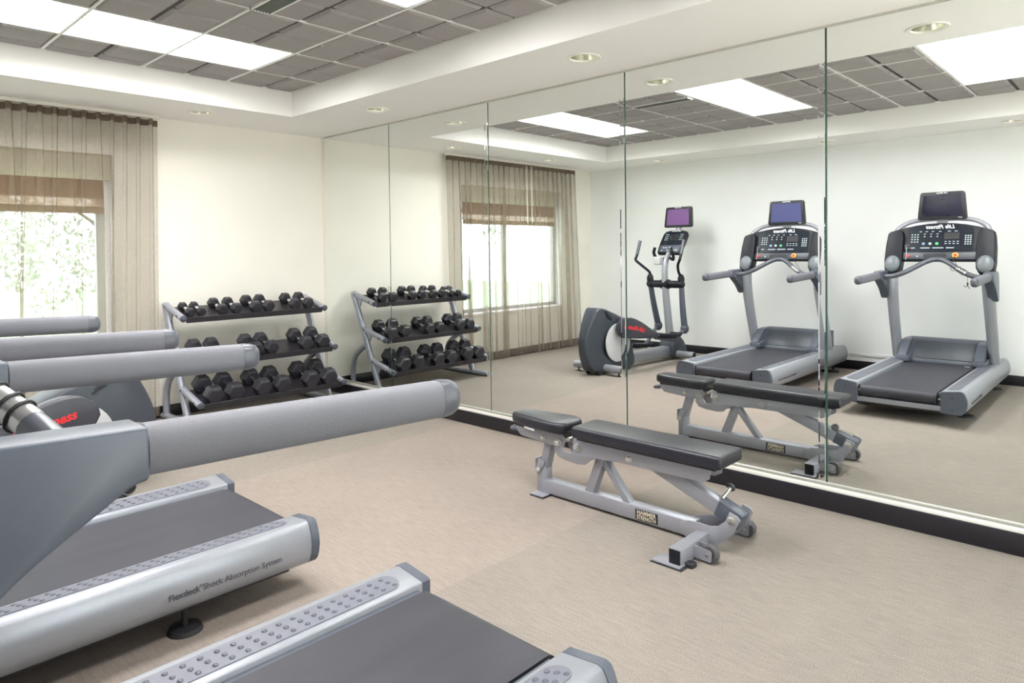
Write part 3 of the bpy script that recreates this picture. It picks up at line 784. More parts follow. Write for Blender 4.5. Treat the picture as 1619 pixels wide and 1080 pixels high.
        cb.tube(smoothpath([st_, (-1.33, -0.15, 1.215), (-1.305, -0.165, 1.19), (-1.272, -0.192, 1.172)]), 0.0022, 6)
        cb.tube(smoothpath([st_, (-1.32, -0.115, 1.19), (-1.28, -0.13, 1.145), (-1.225, -0.18, 1.145), (-1.215, -0.235, 1.125)]), 0.0022, 6)
        cb.tube(smoothpath([(-1.208, -0.262, 1.105), (-1.185, -0.268, 1.065), (-1.182, -0.268, 1.035)]), 0.0022, 6)
        cd = obj('safety_cord', cb, M_blackp, t, smooth=60)
        cl = B().box((-1.182, -0.268, 1.03), (0.010, 0.012, 0.022)).tube(smoothpath([(-1.182, -0.268, 1.02), (-1.175, -0.258, 1.005), (-1.175, -0.238, 1.015)]), 0.003, 6).tube(smoothpath([(-1.182, -0.268, 1.02), (-1.18, -0.278, 1.00), (-1.175, -0.288, 0.992)]), 0.003, 6)
        obj('cord_clip', cl, M_blackp, cd)
    else:
        cb = B().tube(smoothpath([on((-0.135, 1.262, 0.02)), (-1.30, -0.20, 1.20), (-1.225, -0.29, 1.10)]), 0.0022, 6)
        cb.tube(smoothpath([on((0.30, 1.25, 0.01)), (-1.30, 0.31, 1.18), (-1.26, 0.285, 1.14)]), 0.0022, 6)
        obj('safety_cord', cb, M_blackp, t, smooth=60)
    return t
treadmill(-4.549, 'treadmill nearest the camera, with a dark screen and a cord wound round its bar', M_scrC, True)
treadmill(-3.085, 'treadmill with the blue screen, next to the elliptical', M_scrA, False)

# ------------------------------------------------------------------ elliptical cross-trainer
t = thing('elliptical_trainer', 'grey elliptical machine with red lettering, between window and treadmill', 'elliptical', (-2.44, -1.535, 0), PI+R(3.5))
sh = [(-0.155, 0.04), (-0.215, 0.12), (-0.262, 0.24), (-0.275, 0.36), (-0.25, 0.47), (-0.19, 0.60), (-0.125, 0.695), (-0.080, 0.728), (-0.03, 0.726), (0.05, 0.700), (0.16, 0.660), (0.27, 0.615), (0.36, 0.565), (0.42, 0.46), (0.47, 0.28), (0.50, 0.055), (0.20, 0.045)]
# the shroud narrows towards its rear edge
def shf(v):
    k = min(1.0, max(0.0, (v[0]+0.28)/0.30)); wv = 0.055+0.065*k
    return (v[0], v[1]*wv/0.12, v[2])
ss = smoothpath([(p[0], 0, p[1]) for p in sh] + [(sh[0][0], 0, sh[0][1])], 5)[:-1]
shb = B().prism([(p.x, p.z) for p in ss], 'y', -0.12, 0.12, 0.022, 3, fn=shf, ang=50)
shr = obj('drive_shroud', shb, M_shroud, t, smooth=60)
for s in (-1, 1):
    obj('wheel_cover', B().lathe([(0.215, 0.0), (0.212, 0.010), (0.195, 0.016), (0, 0.020)], (0.20, s*0.118, 0.335), (0, s, 0), 44), M_fitgrey, shr)
for sgn in (-1, 1):
    for k in range(4):
        obj('vent_slot', B().box((0.025+0.012*k, sgn*0.1175, 0.672-0.022*k), (0.085, 0.006, 0.008), (0, 0.42, 0)), M_blackp, shr)
def ellip_arm(s, ph):
    # s=+1 is the camera side; ph raises or lowers the pedal
    d = ph
    w0 = s*0.205
    prof = [(0.10, 0.49), (0.12, 0.555), (0.19, 0.605), (0.28, 0.612), (0.39, 0.585), (0.53, 0.525), (0.66, 0.458), (0.79, 0.402), (0.815, 0.375), (0.80, 0.348), (0.70, 0.346), (0.52, 0.358), (0.36, 0.372), (0.22, 0.392), (0.14, 0.425)]
    pts = smoothpath([(p[0], 0, p[1]) for p in prof] + [(prof[0][0], 0, prof[0][1])], 4)[:-1]
    f_ = lambda v: (v[0], v[1], v[2]-d*(1.0-0.35*v[0]))
    arm = obj('pedal_arm', B().prism([(p.x, p.z) for p in pts], 'y', w0-s*0.045, w0+s*0.045, 0.018, 3, fn=f_, ang=50), M_arm, t, smooth=60)
    lt = B().mesh(text_mesh('Life Fitness', bold=0.03, shear=0.35), frame(f_((0.375, w0+s*0.0457, 0.483)), (-s, 0, 0.22*s), (0.22, 0, 1), 0.068))
    obj('logo', lt, M_rtxt, arm, smooth=0)
    dz = -d*0.75
    pe = B().prism([(0.77, 0.355+dz), (0.80, 0.40+dz), (0.86, 0.385+dz), (1.20, 0.345+dz), (1.245, 0.365+dz), (1.26, 0.34+dz), (1.22, 0.318+dz), (0.85, 0.33+dz)], 'y', s*0.11, s*0.27, 0.008, 2)
    obj('foot_pedal', pe, M_dark2, t, smooth=50)
    px = 1.37 if s > 0 else 1.47
    ln = B().tube(smoothpath([(0.78, w0, 0.345+dz), (1.08, w0, 0.292+dz*0.8), (1.18, w0, 0.285+dz*0.6), (1.28, w0, 0.33+dz*0.3), (px, s*0.235, 0.392)], 5), 0.024, 12)
    obj('pedal_link', ln, M_dark, t, smooth=60)
    # swinging lever from pivot to moving handle
    top = (1.305, s*0.225, 0.935)
    lv = obj('swing_lever', B().tube(smoothpath([(px, s*0.225, 0.40), ((px+top[0])/2-0.01, s*0.225, 0.67), top], 5), [0.040-0.0008*k for k in range(11)], 16), M_dark, t, smooth=60)
    obj('lever_joint', B().ball((px, s*0.225, 0.395), (0.056, 0.050, 0.062), 18, 12), M_dark, lv)
    obj('upper_joint', B().ball((1.30, s*0.225, 0.995), (0.042, 0.042, 0.068), 18, 12), M_dark2, lv)
    sw = -0.10 if s > 0 else 0.0
    hp = [(1.30, s*0.225, 1.03), (1.285+sw*0.4, s*0.228, 1.085), (1.20+sw*0.6, s*0.285, 1.17), (1.165+sw*0.8, s*0.345, 1.235), (1.20+sw, s*0.352, 1.29), (1.27+sw, s*0.350, 1.47)]
    hd = obj('moving_handle', B().tube(smoothpath(hp, 7), 0.0165, 14), M_dark2, t, smooth=60)
    obj('handle_sleeve', B().tube([(1.205+sw, s*0.352, 1.302), (1.27+sw, s*0.350, 1.472)], 0.0205, 14), M_gcap, hd, smooth=60)
ellip_arm(1, 0.0); ellip_arm(-1, 0.20)
obj('center_rail', B().prism([(-0.055, 0.052), (0.055, 0.052), (0.062, 0.075), (0.060, 0.15), (0.045, 0.172), (-0.045, 0.172), (-0.060, 0.15), (-0.062, 0.075)], 'x', 0.42, 1.40, 0.006), M_silver, t, smooth=50)
fs_ = [(1.30, 0.04), (1.29, 0.16), (1.335, 0.26), (1.40, 0.305), (1.47, 0.295), (1.56, 0.22), (1.62, 0.12), (1.64, 0.04)]
obj('front_shroud', B().prism(fs_, 'y', -0.105, 0.105, 0.028, 3), M_shroud, t, smooth=60)
cp = [(1.40, 0, 0.26), (1.365, 0, 0.45), (1.325, 0, 0.70), (1.295, 0, 0.93), (1.285, 0, 1.10), (1.315, 0, 1.22), (1.38, 0, 1.31)]
obj('column', B().tube(smoothpath(cp, 6), [0.058-0.0006*k for k in range(37)], 18, sq=0.8, up=(0, 1, 0)), M_silver, t, smooth=60)
hubt = obj('pivot_tube', B().lathe([(0, -0.268), (0.030, -0.262), (0.044, -0.245), (0.046, -0.19), (0.040, -0.185), (0.040, -0.17), (0.046, -0.165), (0.046, -0.06), (0.058, -0.055), (0.058, 0.055), (0.046, 0.06), (0.046, 0.165), (0.040, 0.17), (0.040, 0.185), (0.046, 0.19), (0.044, 0.245), (0.030, 0.262), (0, 0.268)], (1.30, 0, 0.935), (0, 1, 0), 22), M_dark2, t, smooth=50)
for (ux_, nm) in ((0.0, 'rear'), (1.40, 'front')):
    fb = B().tube([(ux_, -0.335, 0.075), (ux_, 0.335, 0.075)], 0.041, 20)
    st = obj('stabilizer_bar', fb, M_silver, t, smooth=60)
    for s in (-1, 1):
        obj('bar_end', B().lathe([(0.036, 0.0), (0.036, 0.002), (0, 0.002)], (ux_, s*0.335, 0.075), (0, s, 0), 20), M_blackp, st)
        obj('leveling_foot', B().lathe([(0, 0.04), (0.008, 0.04), (0.008, 0.012), (0.022, 0.010), (0.024, 0), (0, 0)], (ux_, s*0.285, 0), (0, 0, 1), 14), M_blackp, st)
for w_ in (-0.085, 0.085):
    obj('transport_wheel', B().lathe([(0, -0.014), (0.030, -0.014), (0.034, -0.008), (0.034, 0.008), (0.030, 0.014), (0, 0.014)], (-0.075, w_, 0.034), (0, 1, 0), 18), M_blackp, t)
# console of the elliptical: faces the user (towards the shroud, -u)
cX, cZ = 1.355, 1.312; k_ = 0.20/0.28
nn = Vector((-0.28, 0, 0.20)).normalized()
one = lambda v: (cX+k_*(v[1]-cZ)+nn.x*v[2], v[0], v[1]+nn.z*v[2])
ef = [(-0.165, 1.33), (-0.15, 1.312), (0.15, 1.312), (0.165, 1.33), (0.178, 1.45), (0.175, 1.555), (0.155, 1.585), (0.08, 1.603), (0, 1.607), (-0.08, 1.603), (-0.155, 1.585), (-0.175, 1.555), (-0.178, 1.45)]
con = obj('console', B().prism(ef, 'z', -0.045, 0.0, 0.008, 2, fn=one), M_dark2, t, smooth=50)
obj('display_panel', B().prism([(-0.145, 1.425), (0.145, 1.425), (0.148, 1.56), (0.08, 1.582), (-0.08, 1.582), (-0.148, 1.56)], 'z', 0, 0.003, fn=one), M_blackg, con)
obj('readout_window', B().prism([(-0.06, 1.475), (0.06, 1.475), (0.06, 1.545), (-0.06, 1.545)], 'z', 0.003, 0.0045, fn=one), M_blackp, con)
obj('lower_panel', B().prism([(-0.14, 1.328), (0.14, 1.328), (0.145, 1.412), (-0.145, 1.412)], 'z', 0, 0.006, 0.002, fn=one), M_dark, con)
ky = B()
for sgn in (-1, 1):
    for i in range(3):
        for j in range(4):
            yy, zz = sgn*0.105+(i-1)*0.018, 1.545-j*0.022
            ky.prism([(yy-0.005, zz-0.004), (yy+0.005, zz-0.004), (yy+0.005, zz+0.004), (yy-0.005, zz+0.004)], 'z', 0.003, 0.0045, fn=one)
for (yy, zz) in ((-0.09, 1.38), (-0.05, 1.38), (0.0, 1.385), (0.02, 1.36), (0.06, 1.35), (0.10, 1.35), (-0.10, 1.345), (-0.02, 1.345)):
    ky.prism([(yy-0.012, zz-0.006), (yy+0.012, zz-0.006), (yy+0.012, zz+0.006), (yy-0.012, zz+0.006)], 'z', 0.006, 0.0075, fn=one)
obj('key_legends', ky, M_keys, con, smooth=0)
obj('logo', B().mesh(text_mesh('Life Fitness', bold=0.02, shear=0.35), frame(one((0, 1.592, 0.0)), (0, -1, 0), (k_, 0, 1), 0.030)), M_wtxt, con, smooth=0)
sxe, cze = 1.585, 1.765
def on3(v): return (sxe-v[2]+0.08*v[1], v[0]*(1-0.05*v[1]/0.13), cze+v[1]+0.010*(1-(v[0]/0.19)**2)*(1 if v[1] > 0 else -0.6))
def rrect(w, h, r_, n=5):
    o = []
    for (cx, cz, a0) in ((w-r_, h-r_, 0), (-w+r_, h-r_, 90), (-w+r_, -h+r_, 180), (w-r_, -h+r_, 270)):
        for k in range(n+1):
            a = R(a0+90*k/n); o.append((cx+r_*math.cos(a), cz+r_*math.sin(a)))
    return o
mon = obj('monitor', B().prism(rrect(0.192, 0.128, 0.024), 'z', -0.045, 0.0, 0.006, 2, fn=on3), M_blackp, t)
obj('screen', B().prism(rrect(0.158, 0.096, 0.006, 2), 'z', 0.0, 0.002, fn=on3), M_scrE, mon)
obj('monitor_logo', B().mesh(text_mesh('Life Fitness', bold=0.02, shear=0.35), frame((sxe+0.004, 0, cze+0.120), (0, -1, 0), (0.08, 0, 1), 0.020)), M_wtxt, mon, smooth=0)
obj('monitor_neck', B().tube([(1.40, 0, 1.33), (1.55, 0, 1.53), (1.62, 0, 1.66)], 0.024, 12, sq=1.6, up=(0, 1, 0)), M_silver2, t, smooth=60)
for s in (-1, 1):
    fh = [(1.36, s*0.03, 1.255), (1.33, s*0.09, 1.235), (1.29, s*0.125, 1.262), (1.255, s*0.135, 1.32), (1.25, s*0.115, 1.385)]
    obj('fixed_handle', B().tube(smoothpath(fh, 6), 0.018, 12), M_dark2, t, smooth=60)
obj('bottle_holder', B().box((1.245, -0.062, 1.225), (0.085, 0.09, 0.10), None, 0.014, 3), M_fitgrey, t)

# ------------------------------------------------------------------ adjustable weight bench
BX = -0.785
t = thing('weight_bench', 'adjustable black padded bench on a grey steel frame, before the mirror', 'weight bench', (BX, -4.05, 0))
Y = lambda y: y+4.05
def pad_mesh(outline, z0, z1, rad=0.020):
    bb = B(); bb.prism([(p[0], Y(p[1])) for p in outline], 'z', z0, z1)
    bb._bev(bb.bm.verts[:], rad, 4, 40); return bb
def rounded(pts, r_, n=4):
    out = []
    m = len(pts)
    for i in range(m):
        p0, p1, p2 = Vector(pts[i-1]), Vector(pts[i]), Vector(pts[(i+1) % m])
        a = p1+(p0-p1).normalized()*r_; c = p1+(p2-p1).normalized()*r_
        for k in range(n+1):
            u = k/n; out.append(tuple(a*(1-u)**2+p1*2*u*(1-u)+c*u*u))
    return out
obj('back_pad', pad_mesh(rounded([(-0.115, -4.636), (0.115, -4.636), (0.115, -3.792), (-0.115, -3.792)], 0.022), 0.382, 0.444), M_black, t, smooth=50)
obj('seat_pad', pad_mesh(rounded([(-0.085, -3.728), (0.085, -3.728), (0.116, -3.655), (0.085, -3.40), (0.055, -3.308), (-0.055, -3.308), (-0.085, -3.40), (-0.116, -3.655)], 0.03), 0.378, 0.440), M_black, t, smooth=50)
ub = obj('pad_board', B().bx(-0.095, 0.095, Y(-4.60), Y(-3.82), 0.372, 0.384).bx(-0.06, 0.06, Y(-3.68), Y(-3.35), 0.368, 0.380), M_blackp, t)
obj('lift_tag', B().box((-0.082, Y(-3.475), 0.373), (0.006, 0.085, 0.010), (0, 0, R(-10))), M_wtxt, t)
base = obj('base_beam', B().bx(-0.036, 0.036, Y(-4.46), Y(-3.52), 0.014, 0.088, 0.006), M_silver2, t)
pst = B().bx(-0.034, 0.034, Y(-3.545), Y(-3.485), 0.006, 0.165, 0.005)
post = obj('rear_post', pst, M_silver2, t)
up = B()
def slab(bb, a, c, w, d, bev=0.004):
    """square tube from a to c; w across (x), d in the plane"""
    a, c = Vector(a), Vector(c); m = (a+c)/2; L_ = (c-a).length
    ang = math.atan2((c-a).z, (c-a).y)
    bb.box(m, (w, L_, d), (ang, 0, 0), bev); return bb
slab(up, (0, Y(-3.515), 0.13), (0, Y(-3.575), 0.33), 0.056, 0.048)
obj('seat_post', up, M_silver2, t)
sl = B(); 
for s in (-1, 1): sl.prism([(Y(-3.478), 0.118), (Y(-3.535), 0.150), (Y(-3.548), 0.118+0.07), (Y(-3.505), 0.202)], 'x', s*0.034, s*0.042, 0.002)
sl.bx(-0.042, 0.042, Y(-3.486), Y(-3.478), 0.12, 0.198, 0.002)
obj('post_sleeve', sl, M_silver2, post)
def bolt(y, z, x, s, par, r_=0.014, L_=0.020):
    bb = B().lathe([(0, L_), (r_*0.8, L_), (r_, L_*0.8), (r_, L_*0.25), (r_*1.35, L_*0.22), (r_*1.35, 0), (0, 0)], (x, Y(y), z), (s, 0, 0), 12)
    return obj('bolt', bb, M_bolt, par)
for s in (-1, 1): bolt(-3.503, 0.138, s*0.040, s, post, 0.012)
obj('rear_foot', B().bx(-0.094, 0.094, Y(-3.578), Y(-3.482), 0.0, 0.008, 0.003), M_rubber, t)
obj('foot_plate', B().bx(-0.092, 0.092, Y(-3.576), Y(-3.484), 0.008, 0.014, 0.002), M_silver2, t)
# seat frame and back frame: pairs of flat side plates
for s in (-1, 1):
    x0, x1 = s*0.046, s*0.054
    sf = rounded([(Y(-3.345), 0.378), (Y(-3.350), 0.345), (Y(-3.385), 0.314), (Y(-3.58), 0.300), (Y(-3.645), 0.298), (Y(-3.70), 0.305), (Y(-3.705), 0.352), (Y(-3.68), 0.375)], 0.010)
    p1 = obj('seat_side_plate', B().prism(sf, 'x', x0, x1, 0.001), M_silver2, t)
    bolt(-3.558, 0.334, x1, s, p1); bolt(-3.666, 0.326, s*0.064, s, p1, 0.017)
    bf = [(Y(-3.645), 0.330), (Y(-3.640), 0.280), (Y(-3.665), 0.250), (Y(-3.72), 0.238), (Y(-3.80), 0.232), (Y(-3.85), 0.240), (Y(-3.885), 0.270), (Y(-3.925), 0.288), (Y(-3.97), 0.288), (Y(-4.06), 0.296), (Y(-4.52), 0.298), (Y(-4.555), 0.318), (Y(-4.562), 0.36), (Y(-4.56), 0.376), (Y(-3.80), 0.376), (Y(-3.772), 0.366), (Y(-3.768), 0.300), (Y(-3.755), 0.285), (Y(-3.71), 0.283), (Y(-3.695), 0.30), (Y(-3.692), 0.335), (Y(-3.67), 0.345)]
    p2 = obj('back_side_plate', B().prism(bf, 'x', s*0.056, s*0.064, 0.001), M_silver2, t)
    bolt(-3.798, 0.326, s*0.064, s, p2, 0.015); bolt(-4.126, 0.330, s*0.064, s, p2, 0.014)
obj('hinge_rod', B().cyl((-0.07, Y(-3.666), 0.326), (0.07, Y(-3.666), 0.326), 0.013, 14).cyl((-0.06, Y(-3.735), 0.355), (0.06, Y(-3.735), 0.355), 0.010, 12), M_bolt, t)
obj('lift_handle', B().tube(smoothpath([(0.03, Y(-3.36), 0.345), (0.03, Y(-3.30), 0.335), (0.0, Y(-3.275), 0.332), (-0.03, Y(-3.30), 0.335), (-0.03, Y(-3.36), 0.345)], 6), 0.012, 12), M_cap, t, smooth=60)
dg = B(); slab(dg, (0, Y(-3.838), 0.075), (0, Y(-3.925), 0.292), 0.052, 0.050)
obj('front_strut', dg, M_silver2, t)
dg = B(); slab(dg, (0, Y(-4.088), 0.075), (0, Y(-3.925), 0.280), 0.044, 0.036)
obj('rear_strut', dg, M_silver2, t)
am = B(); slab(am, (0, Y(-4.16), 0.345), (0, Y(-4.655), 0.155), 0.064, 0.066)
arm = obj('adjuster_arm', am, M_silver2, t)
br = B(); slab(br, (0, Y(-4.575), 0.188), (0, Y(-4.690), 0.142), 0.072, 0.074)
obj('arm_sleeve', br, M_cap, arm)
pin = B().cyl((0, Y(-4.585), 0.222), (0.07, Y(-4.592), 0.255), 0.010, 12)
obj('pop_pin', pin, M_bolt, arm)
obj('pin_knob', B().lathe([(0, 0), (0.021, 0.0), (0.023, 0.006), (0.018, 0.012), (0, 0.014)], (0.07, Y(-4.592), 0.255), (0.9, -0.09, 0.42), 18), M_tyre, arm)
for s in (-1, 1):
    fk = [(Y(-4.40), 0.030), (Y(-4.39), 0.072), (Y(-4.44), 0.098), (Y(-4.50), 0.108), (Y(-4.56), 0.108), (Y(-4.600), 0.118), (Y(-4.635), 0.150), (Y(-4.655), 0.195), (Y(-4.69), 0.185), (Y(-4.705), 0.170), (Y(-4.67), 0.10), (Y(-4.60), 0.030), (Y(-4.55), 0.016), (Y(-4.43), 0.016)]
    fn_ = (lambda s: (lambda v: (v[0]+s*0.028*min(1.0, max(0.0, (-(v[1]-4.05)-4.40)/0.12)), v[1], v[2])))(s)
    p3 = obj('fork_plate', B().prism(fk, 'x', s*0.036, s*0.044, 0.001, fn=fn_), M_silver2, t)
    bolt(-4.665, 0.162, s*0.071, s, p3, 0.016, 0.012)
for s in (-1, 1):
    cross = obj('cross_tube', B().bx(s*0.068, s*0.322, Y(-4.556), Y(-4.496), 0.004, 0.076, 0.004), M_silver2, t)
    obj('tube_end', B().bx(s*0.3225, s*0.326, Y(-4.553), Y(-4.499), 0.007, 0.073, 0.002), M_dark2, cross)
    ft = B().bx(s*0.258, s*0.348, Y(-4.562), Y(-4.425), 0.004, 0.011, 0.002)
    obj('foot_plate', ft, M_silver2, cross)
    obj('rubber_pad', B().bx(s*0.256, s*0.352, Y(-4.575), Y(-4.421), 0.0, 0.004).prism(rounded([(s*0.252, Y(-4.556)), (s*0.252, Y(-4.598)), (s*0.300, Y(-4.598)), (s*0.300, Y(-4.556))], 0.015), 'z', 0.0, 0.016), M_rubber, cross)
    for q in (-1, 1):
        obj('wheel_bracket', B().prism(rounded([(Y(-4.550), 0.015), (Y(-4.550), 0.068), (Y(-4.640), 0.062), (Y(-4.640), 0.010)], 0.014), 'x', s*0.185+q*0.023, s*0.185+q*0.028), M_silver2, cross)
    wh = obj('wheel', B().lathe([(0, -0.012), (0.022, -0.012), (0.024, -0.017), (0.037, -0.017), (0.040, -0.012), (0.040, 0.012), (0.037, 0.017), (0.024, 0.017), (0.022, 0.012), (0, 0.012)], (s*0.185, Y(-4.622), 0.040), (1, 0, 0), 28), M_tyre, t)
    obj('axle_bolt', B().cyl((s*0.185-0.034, Y(-4.622), 0.040), (s*0.185+0.034, Y(-4.622), 0.040), 0.007, 10), M_bolt, wh)
obj('tail_plate', B().prism([(Y(-4.60), 0.09), (Y(-4.655), 0.135), (Y(-4.66), 0.075), (Y(-4.62), 0.06)], 'x', 0.135, 0.141), M_silver2, t)
for s in (-1, 1):
    yc = -4.205
    pl = obj('name_plate', B().box((s*0.0375, Y(yc), 0.050), (0.003, 0.128, 0.052), None, 0.001), M_plate, t)
    lt = B()
    ex = (0, -1, 0) if s < 0 else (0, 1, 0)
    for (tx, dz) in (('HAMMER', 0.0115), ('STRENGTH', -0.0125)):
        me = text_mesh(tx, bold=0.022, space=1.02)
        wdt = max(v.co.x for v in me.vertices)-min(v.co.x for v in me.vertices)
        m_ = frame((s*0.0392, Y(yc), 0.050+dz), ex, (0, 0, 1), 1.0) @ Matrix.Diagonal((0.108/wdt, 0.029, 0.02, 1))
        lt.mesh(me, m_)
    obj('plate_lettering', lt, M_cream, pl, smooth=0)

# ------------------------------------------------------------------ dumbbell rack and dumbbells
RX0, RX1 = -1.545, -0.280
t = thing('dumbbell_rack', 'three-shelf silver and black dumbbell rack against the cream wall', 'dumbbell rack', ((RX0+RX1)/2, -0.3, 0))
rx = lambda x: x-(RX0+RX1)/2
ry = lambda y: y+0.3
shelves = [(-0.050, 0.952, -0.415, 0.858), (-0.210, 0.607, -0.580, 0.511), (-0.345, 0.300, -0.713, 0.206)]   # back y,z -> front y,z of the end brackets
for (X, nm) in ((RX0, 'left'), (RX1, 'right')):
    x = rx(X)
    fr = obj('side_frame', B().tube([(x, ry(-0.045), 0.962), (x, ry(-0.20), 0.628), (x, ry(-0.47), 0.035)], 0.027, 16, sq=1.25), M_rack, t, smooth=60)
    obj('rear_leg', B().tube(smoothpath([(x, ry(-0.285), 0.455), (x, ry(-0.16), 0.385), (x, ry(-0.065), 0.305), (x, ry(-0.025), 0.20), (x, ry(-0.020), 0.12), (x, ry(-0.020), 0.03)], 6), 0.027, 16), M_rack, fr, smooth=60)
    obj('foot_tube', B().tube([(x, ry(0.03), 0.026), (x, ry(-0.745), 0.026)], 0.036, 16, sq=0.70), M_rack, fr, smooth=60)
    for (y0, z0, y1, z1) in shelves:
        bk = obj('shelf_bracket', B().tube([(x, ry(y0), z0), (x, ry(y1), z1)], 0.026, 16), M_rack, fr, smooth=60)
        d = Vector((0, y1-y0, z1-z0)).normalized()
        obj('bracket_cap', B().lathe([(0.027, -0.006), (0.028, 0.003), (0.020, 0.007), (0, 0.008)], (x, ry(y1), z1), d, 20), M_cap, bk)
        sgn = -1 if nm == 'left' else 1
        hs = B()
        for u in (0.12, 0.80): hs.lathe([(0.009, 0), (0.008, 0.003), (0, 0.003)], (x+sgn*0.0255, ry(y0+(y1-y0)*u), z0+(z1-z0)*u), (sgn, 0, 0), 12)
        obj('bracket_screw', hs, M_blackp, bk)
        gs = B().prism([(ry(y0+(y1-y0)*0.15), z0+(z1-z0)*0.15), (ry(y0+(y1-y0)*0.45), z0+(z1-z0)*0.45), (ry(y0+(y1-y0)*0.15-0.055), z0+(z1-z0)*0.15-0.12)], 'x', x-0.006, x+0.006)
        obj('gusset', gs, M_rack, bk)
for (y0, z0, y1, z1) in shelves:
    dy, dz = y1-y0, z1-z0
    nx = Vector((0, -dz, dy)); nx = -nx.normalized() if nx.z < 0 else nx.normalized()
    def P_(u, h): return (ry(y0+dy*u)+nx.y*h, z0+dz*u+nx.z*h)
    pr = [P_(0.10, -0.010), P_(0.10, -0.020), P_(0.97, -0.020), P_(1.0, -0.036), P_(1.015, -0.036), P_(1.015, 0.012), P_(1.0, 0.012), P_(0.985, -0.010)]
    obj('shelf', B().prism(pr, 'x', rx(RX0)+0.024, rx(RX1)-0.024, 0.0015, 1), M_shelf, t)

def dumbbell(r_, hl, L_):
    """hexagonal heads with tapered edges on a chrome handle; its axis is local y; base on a flat"""
    root = thing('hex_dumbbell', 'x', 'dumbbell')
    ap = r_*math.cos(PI/6)
    def hexa(s):
        bb = B(); y0 = s*L_/2; y1 = s*(L_/2-hl)
        rings = []
        for (yy, k) in ((y0, 0.80), (y0-s*hl*0.16, 1.0), (y1+s*hl*0.16, 1.0), (y1, 0.80)):
            rings.append([bb.bm.verts.new((r_*k*math.cos(PI/3*q), yy, ap+r_*k*math.sin(PI/3*q))) for q in range(6)])
        for p, q in zip(rings, rings[1:]):
            for k in range(6): bb.bm.faces.new((p[k], p[(k+1) % 6], q[(k+1) % 6], q[k]))
        bb.bm.faces.new(rings[0]); bb.bm.faces.new(rings[-1][::-1])
        bmesh.ops.recalc_face_normals(bb.bm, faces=bb.bm.faces[:])
        bb._bev(bb.bm.verts[:], r_*0.035, 1, 15)
        return bb
    for s in (-1, 1): obj('head', hexa(s), M_hex, root, smooth=0)
    hh = L_/2-hl+0.01
    obj('handle', B().lathe([(0.013, -hh), (0.0145, -hh*0.6), (0.0165, 0), (0.0145, hh*0.6), (0.013, hh)], (0, 0, ap), (0, 1, 0), 16), M_knurl, root)
    return root
ordn = ['first', 'second', 'third', 'fourth', 'fifth', 'sixth', 'seventh', 'eighth']
specs = [('top', [(-1.462, 0), (-1.372, 0), (-1.207, 1), (-1.085, 1), (-0.918, 2), (-0.796, 2), (-0.547, 2), (-0.412, 2)]),
         ('middle', [(-1.440, 3), (-1.298, 3), (-1.008, 3), (-0.870, 3), (-0.548, 4), (-0.380, 4)]),
         ('bottom', [(-1.430, 5), (-1.262, 5), (-1.030, 5), (-0.860, 5), (-0.592, 6), (-0.415, 6)])]
dims = [(0.038, 0.050, 0.205), (0.049, 0.060, 0.235), (0.053, 0.063, 0.245), (0.064, 0.080, 0.285), (0.068, 0.084, 0.295), (0.077, 0.094, 0.318), (0.080, 0.097, 0.325)]
protos = {}
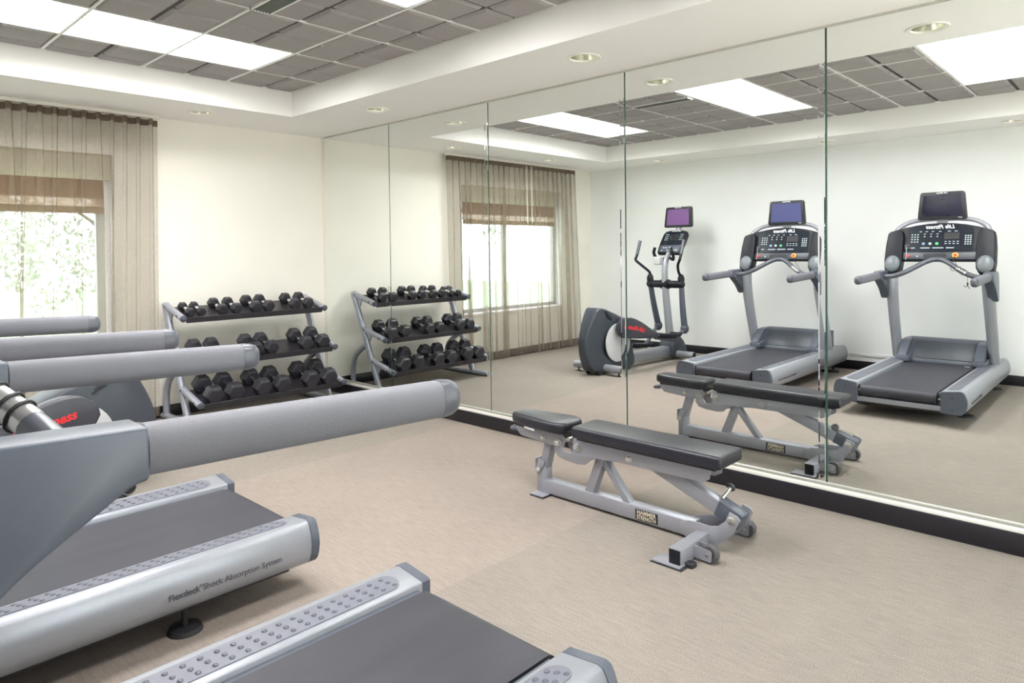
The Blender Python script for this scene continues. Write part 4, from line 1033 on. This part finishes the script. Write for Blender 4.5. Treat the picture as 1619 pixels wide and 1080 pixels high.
for si, (nm, lst) in enumerate(specs):
    y0, z0, y1, z1 = shelves[si]
    dy, dz = y1-y0, z1-z0; sl_ = math.atan2(z0-z1, y0-y1)
    for k, (x, d) in enumerate(lst):
        if d not in protos: o = protos[d] = dumbbell(*dims[d])
        else: o = copy_tree(protos[d])
        u = 0.56
        nv = Vector((0, -dz, dy)); nv = -nv.normalized() if nv.z < 0 else nv.normalized()
        pos = Vector((x, y0+dy*u, z0+dz*u)) + nv*(-0.0095)
        o.location = pos; o.rotation_euler = (sl_, 0, 0)
        size = 'small' if d == 0 else ('medium' if d < 3 else ('large' if d < 5 else 'heavy'))
        o['label'] = '%s black hex dumbbell, %s from the left on the %s rack shelf' % (size, ordn[k], nm)
        o['category'] = 'dumbbell'; o['group'] = 'dumbbells on the %s shelf of the rack' % nm

# ------------------------------------------------------------------ light, world, camera
w = bpy.data.worlds.new('overcast_sky'); SC.world = w; w.use_nodes = True
bg = w.node_tree.nodes['Background']; bg.inputs[0].default_value = (0.92, 0.97, 1.0, 1); bg.inputs[1].default_value = 6.0
sl = bpy.data.lights.new('sun', 'SUN'); sl.energy = 24; sl.angle = R(0.53); sl.color = (1.0, 0.97, 0.93)
so = bpy.data.objects.new('sun', sl); COL.objects.link(so); so.rotation_euler = (0, R(-32), 0)

cam = bpy.data.cameras.new('camera'); co = bpy.data.objects.new('camera', cam); COL.objects.link(co)
F_PX, PY = 1087.22, 417.457
cam.sensor_fit = 'HORIZONTAL'; cam.sensor_width = 36.0
cam.lens = F_PX/1619.0*36.0
cam.shift_x = 0.0; cam.shift_y = -(540.0-PY)/1619.0
cam.clip_start = 0.05; cam.clip_end = 200
yaw, pitch, roll = -0.8159, -0.0198, -0.0115
cy_, sy_ = math.cos(yaw), math.sin(yaw)
fw = Vector((-sy_*math.cos(pitch), cy_*math.cos(pitch), math.sin(pitch)))
rt = Vector((cy_, sy_, 0)); upv = rt.cross(fw)
r2 = math.cos(roll)*rt+math.sin(roll)*upv; u2 = -math.sin(roll)*rt+math.cos(roll)*upv
mw = Matrix((r2, u2, -fw)).transposed().to_4x4(); mw.translation = Vector((-3.7199, -6.0403, 1.3718))
co.matrix_world = mw
SC.camera = co

SC.view_settings.view_transform = 'Standard'; SC.view_settings.look = 'None'
SC.view_settings.gamma = 1.0; SC.view_settings.exposure = 0.12; SC.view_settings.use_curve_mapping = False
cyc = SC.cycles
cyc.use_denoising = True
cyc.max_bounces = 10; cyc.diffuse_bounces = 6; cyc.glossy_bounces = 6; cyc.transparent_max_bounces = 24; cyc.transmission_bounces = 6
cyc.sample_clamp_indirect = 8.0
cyc.caustics_reflective = True
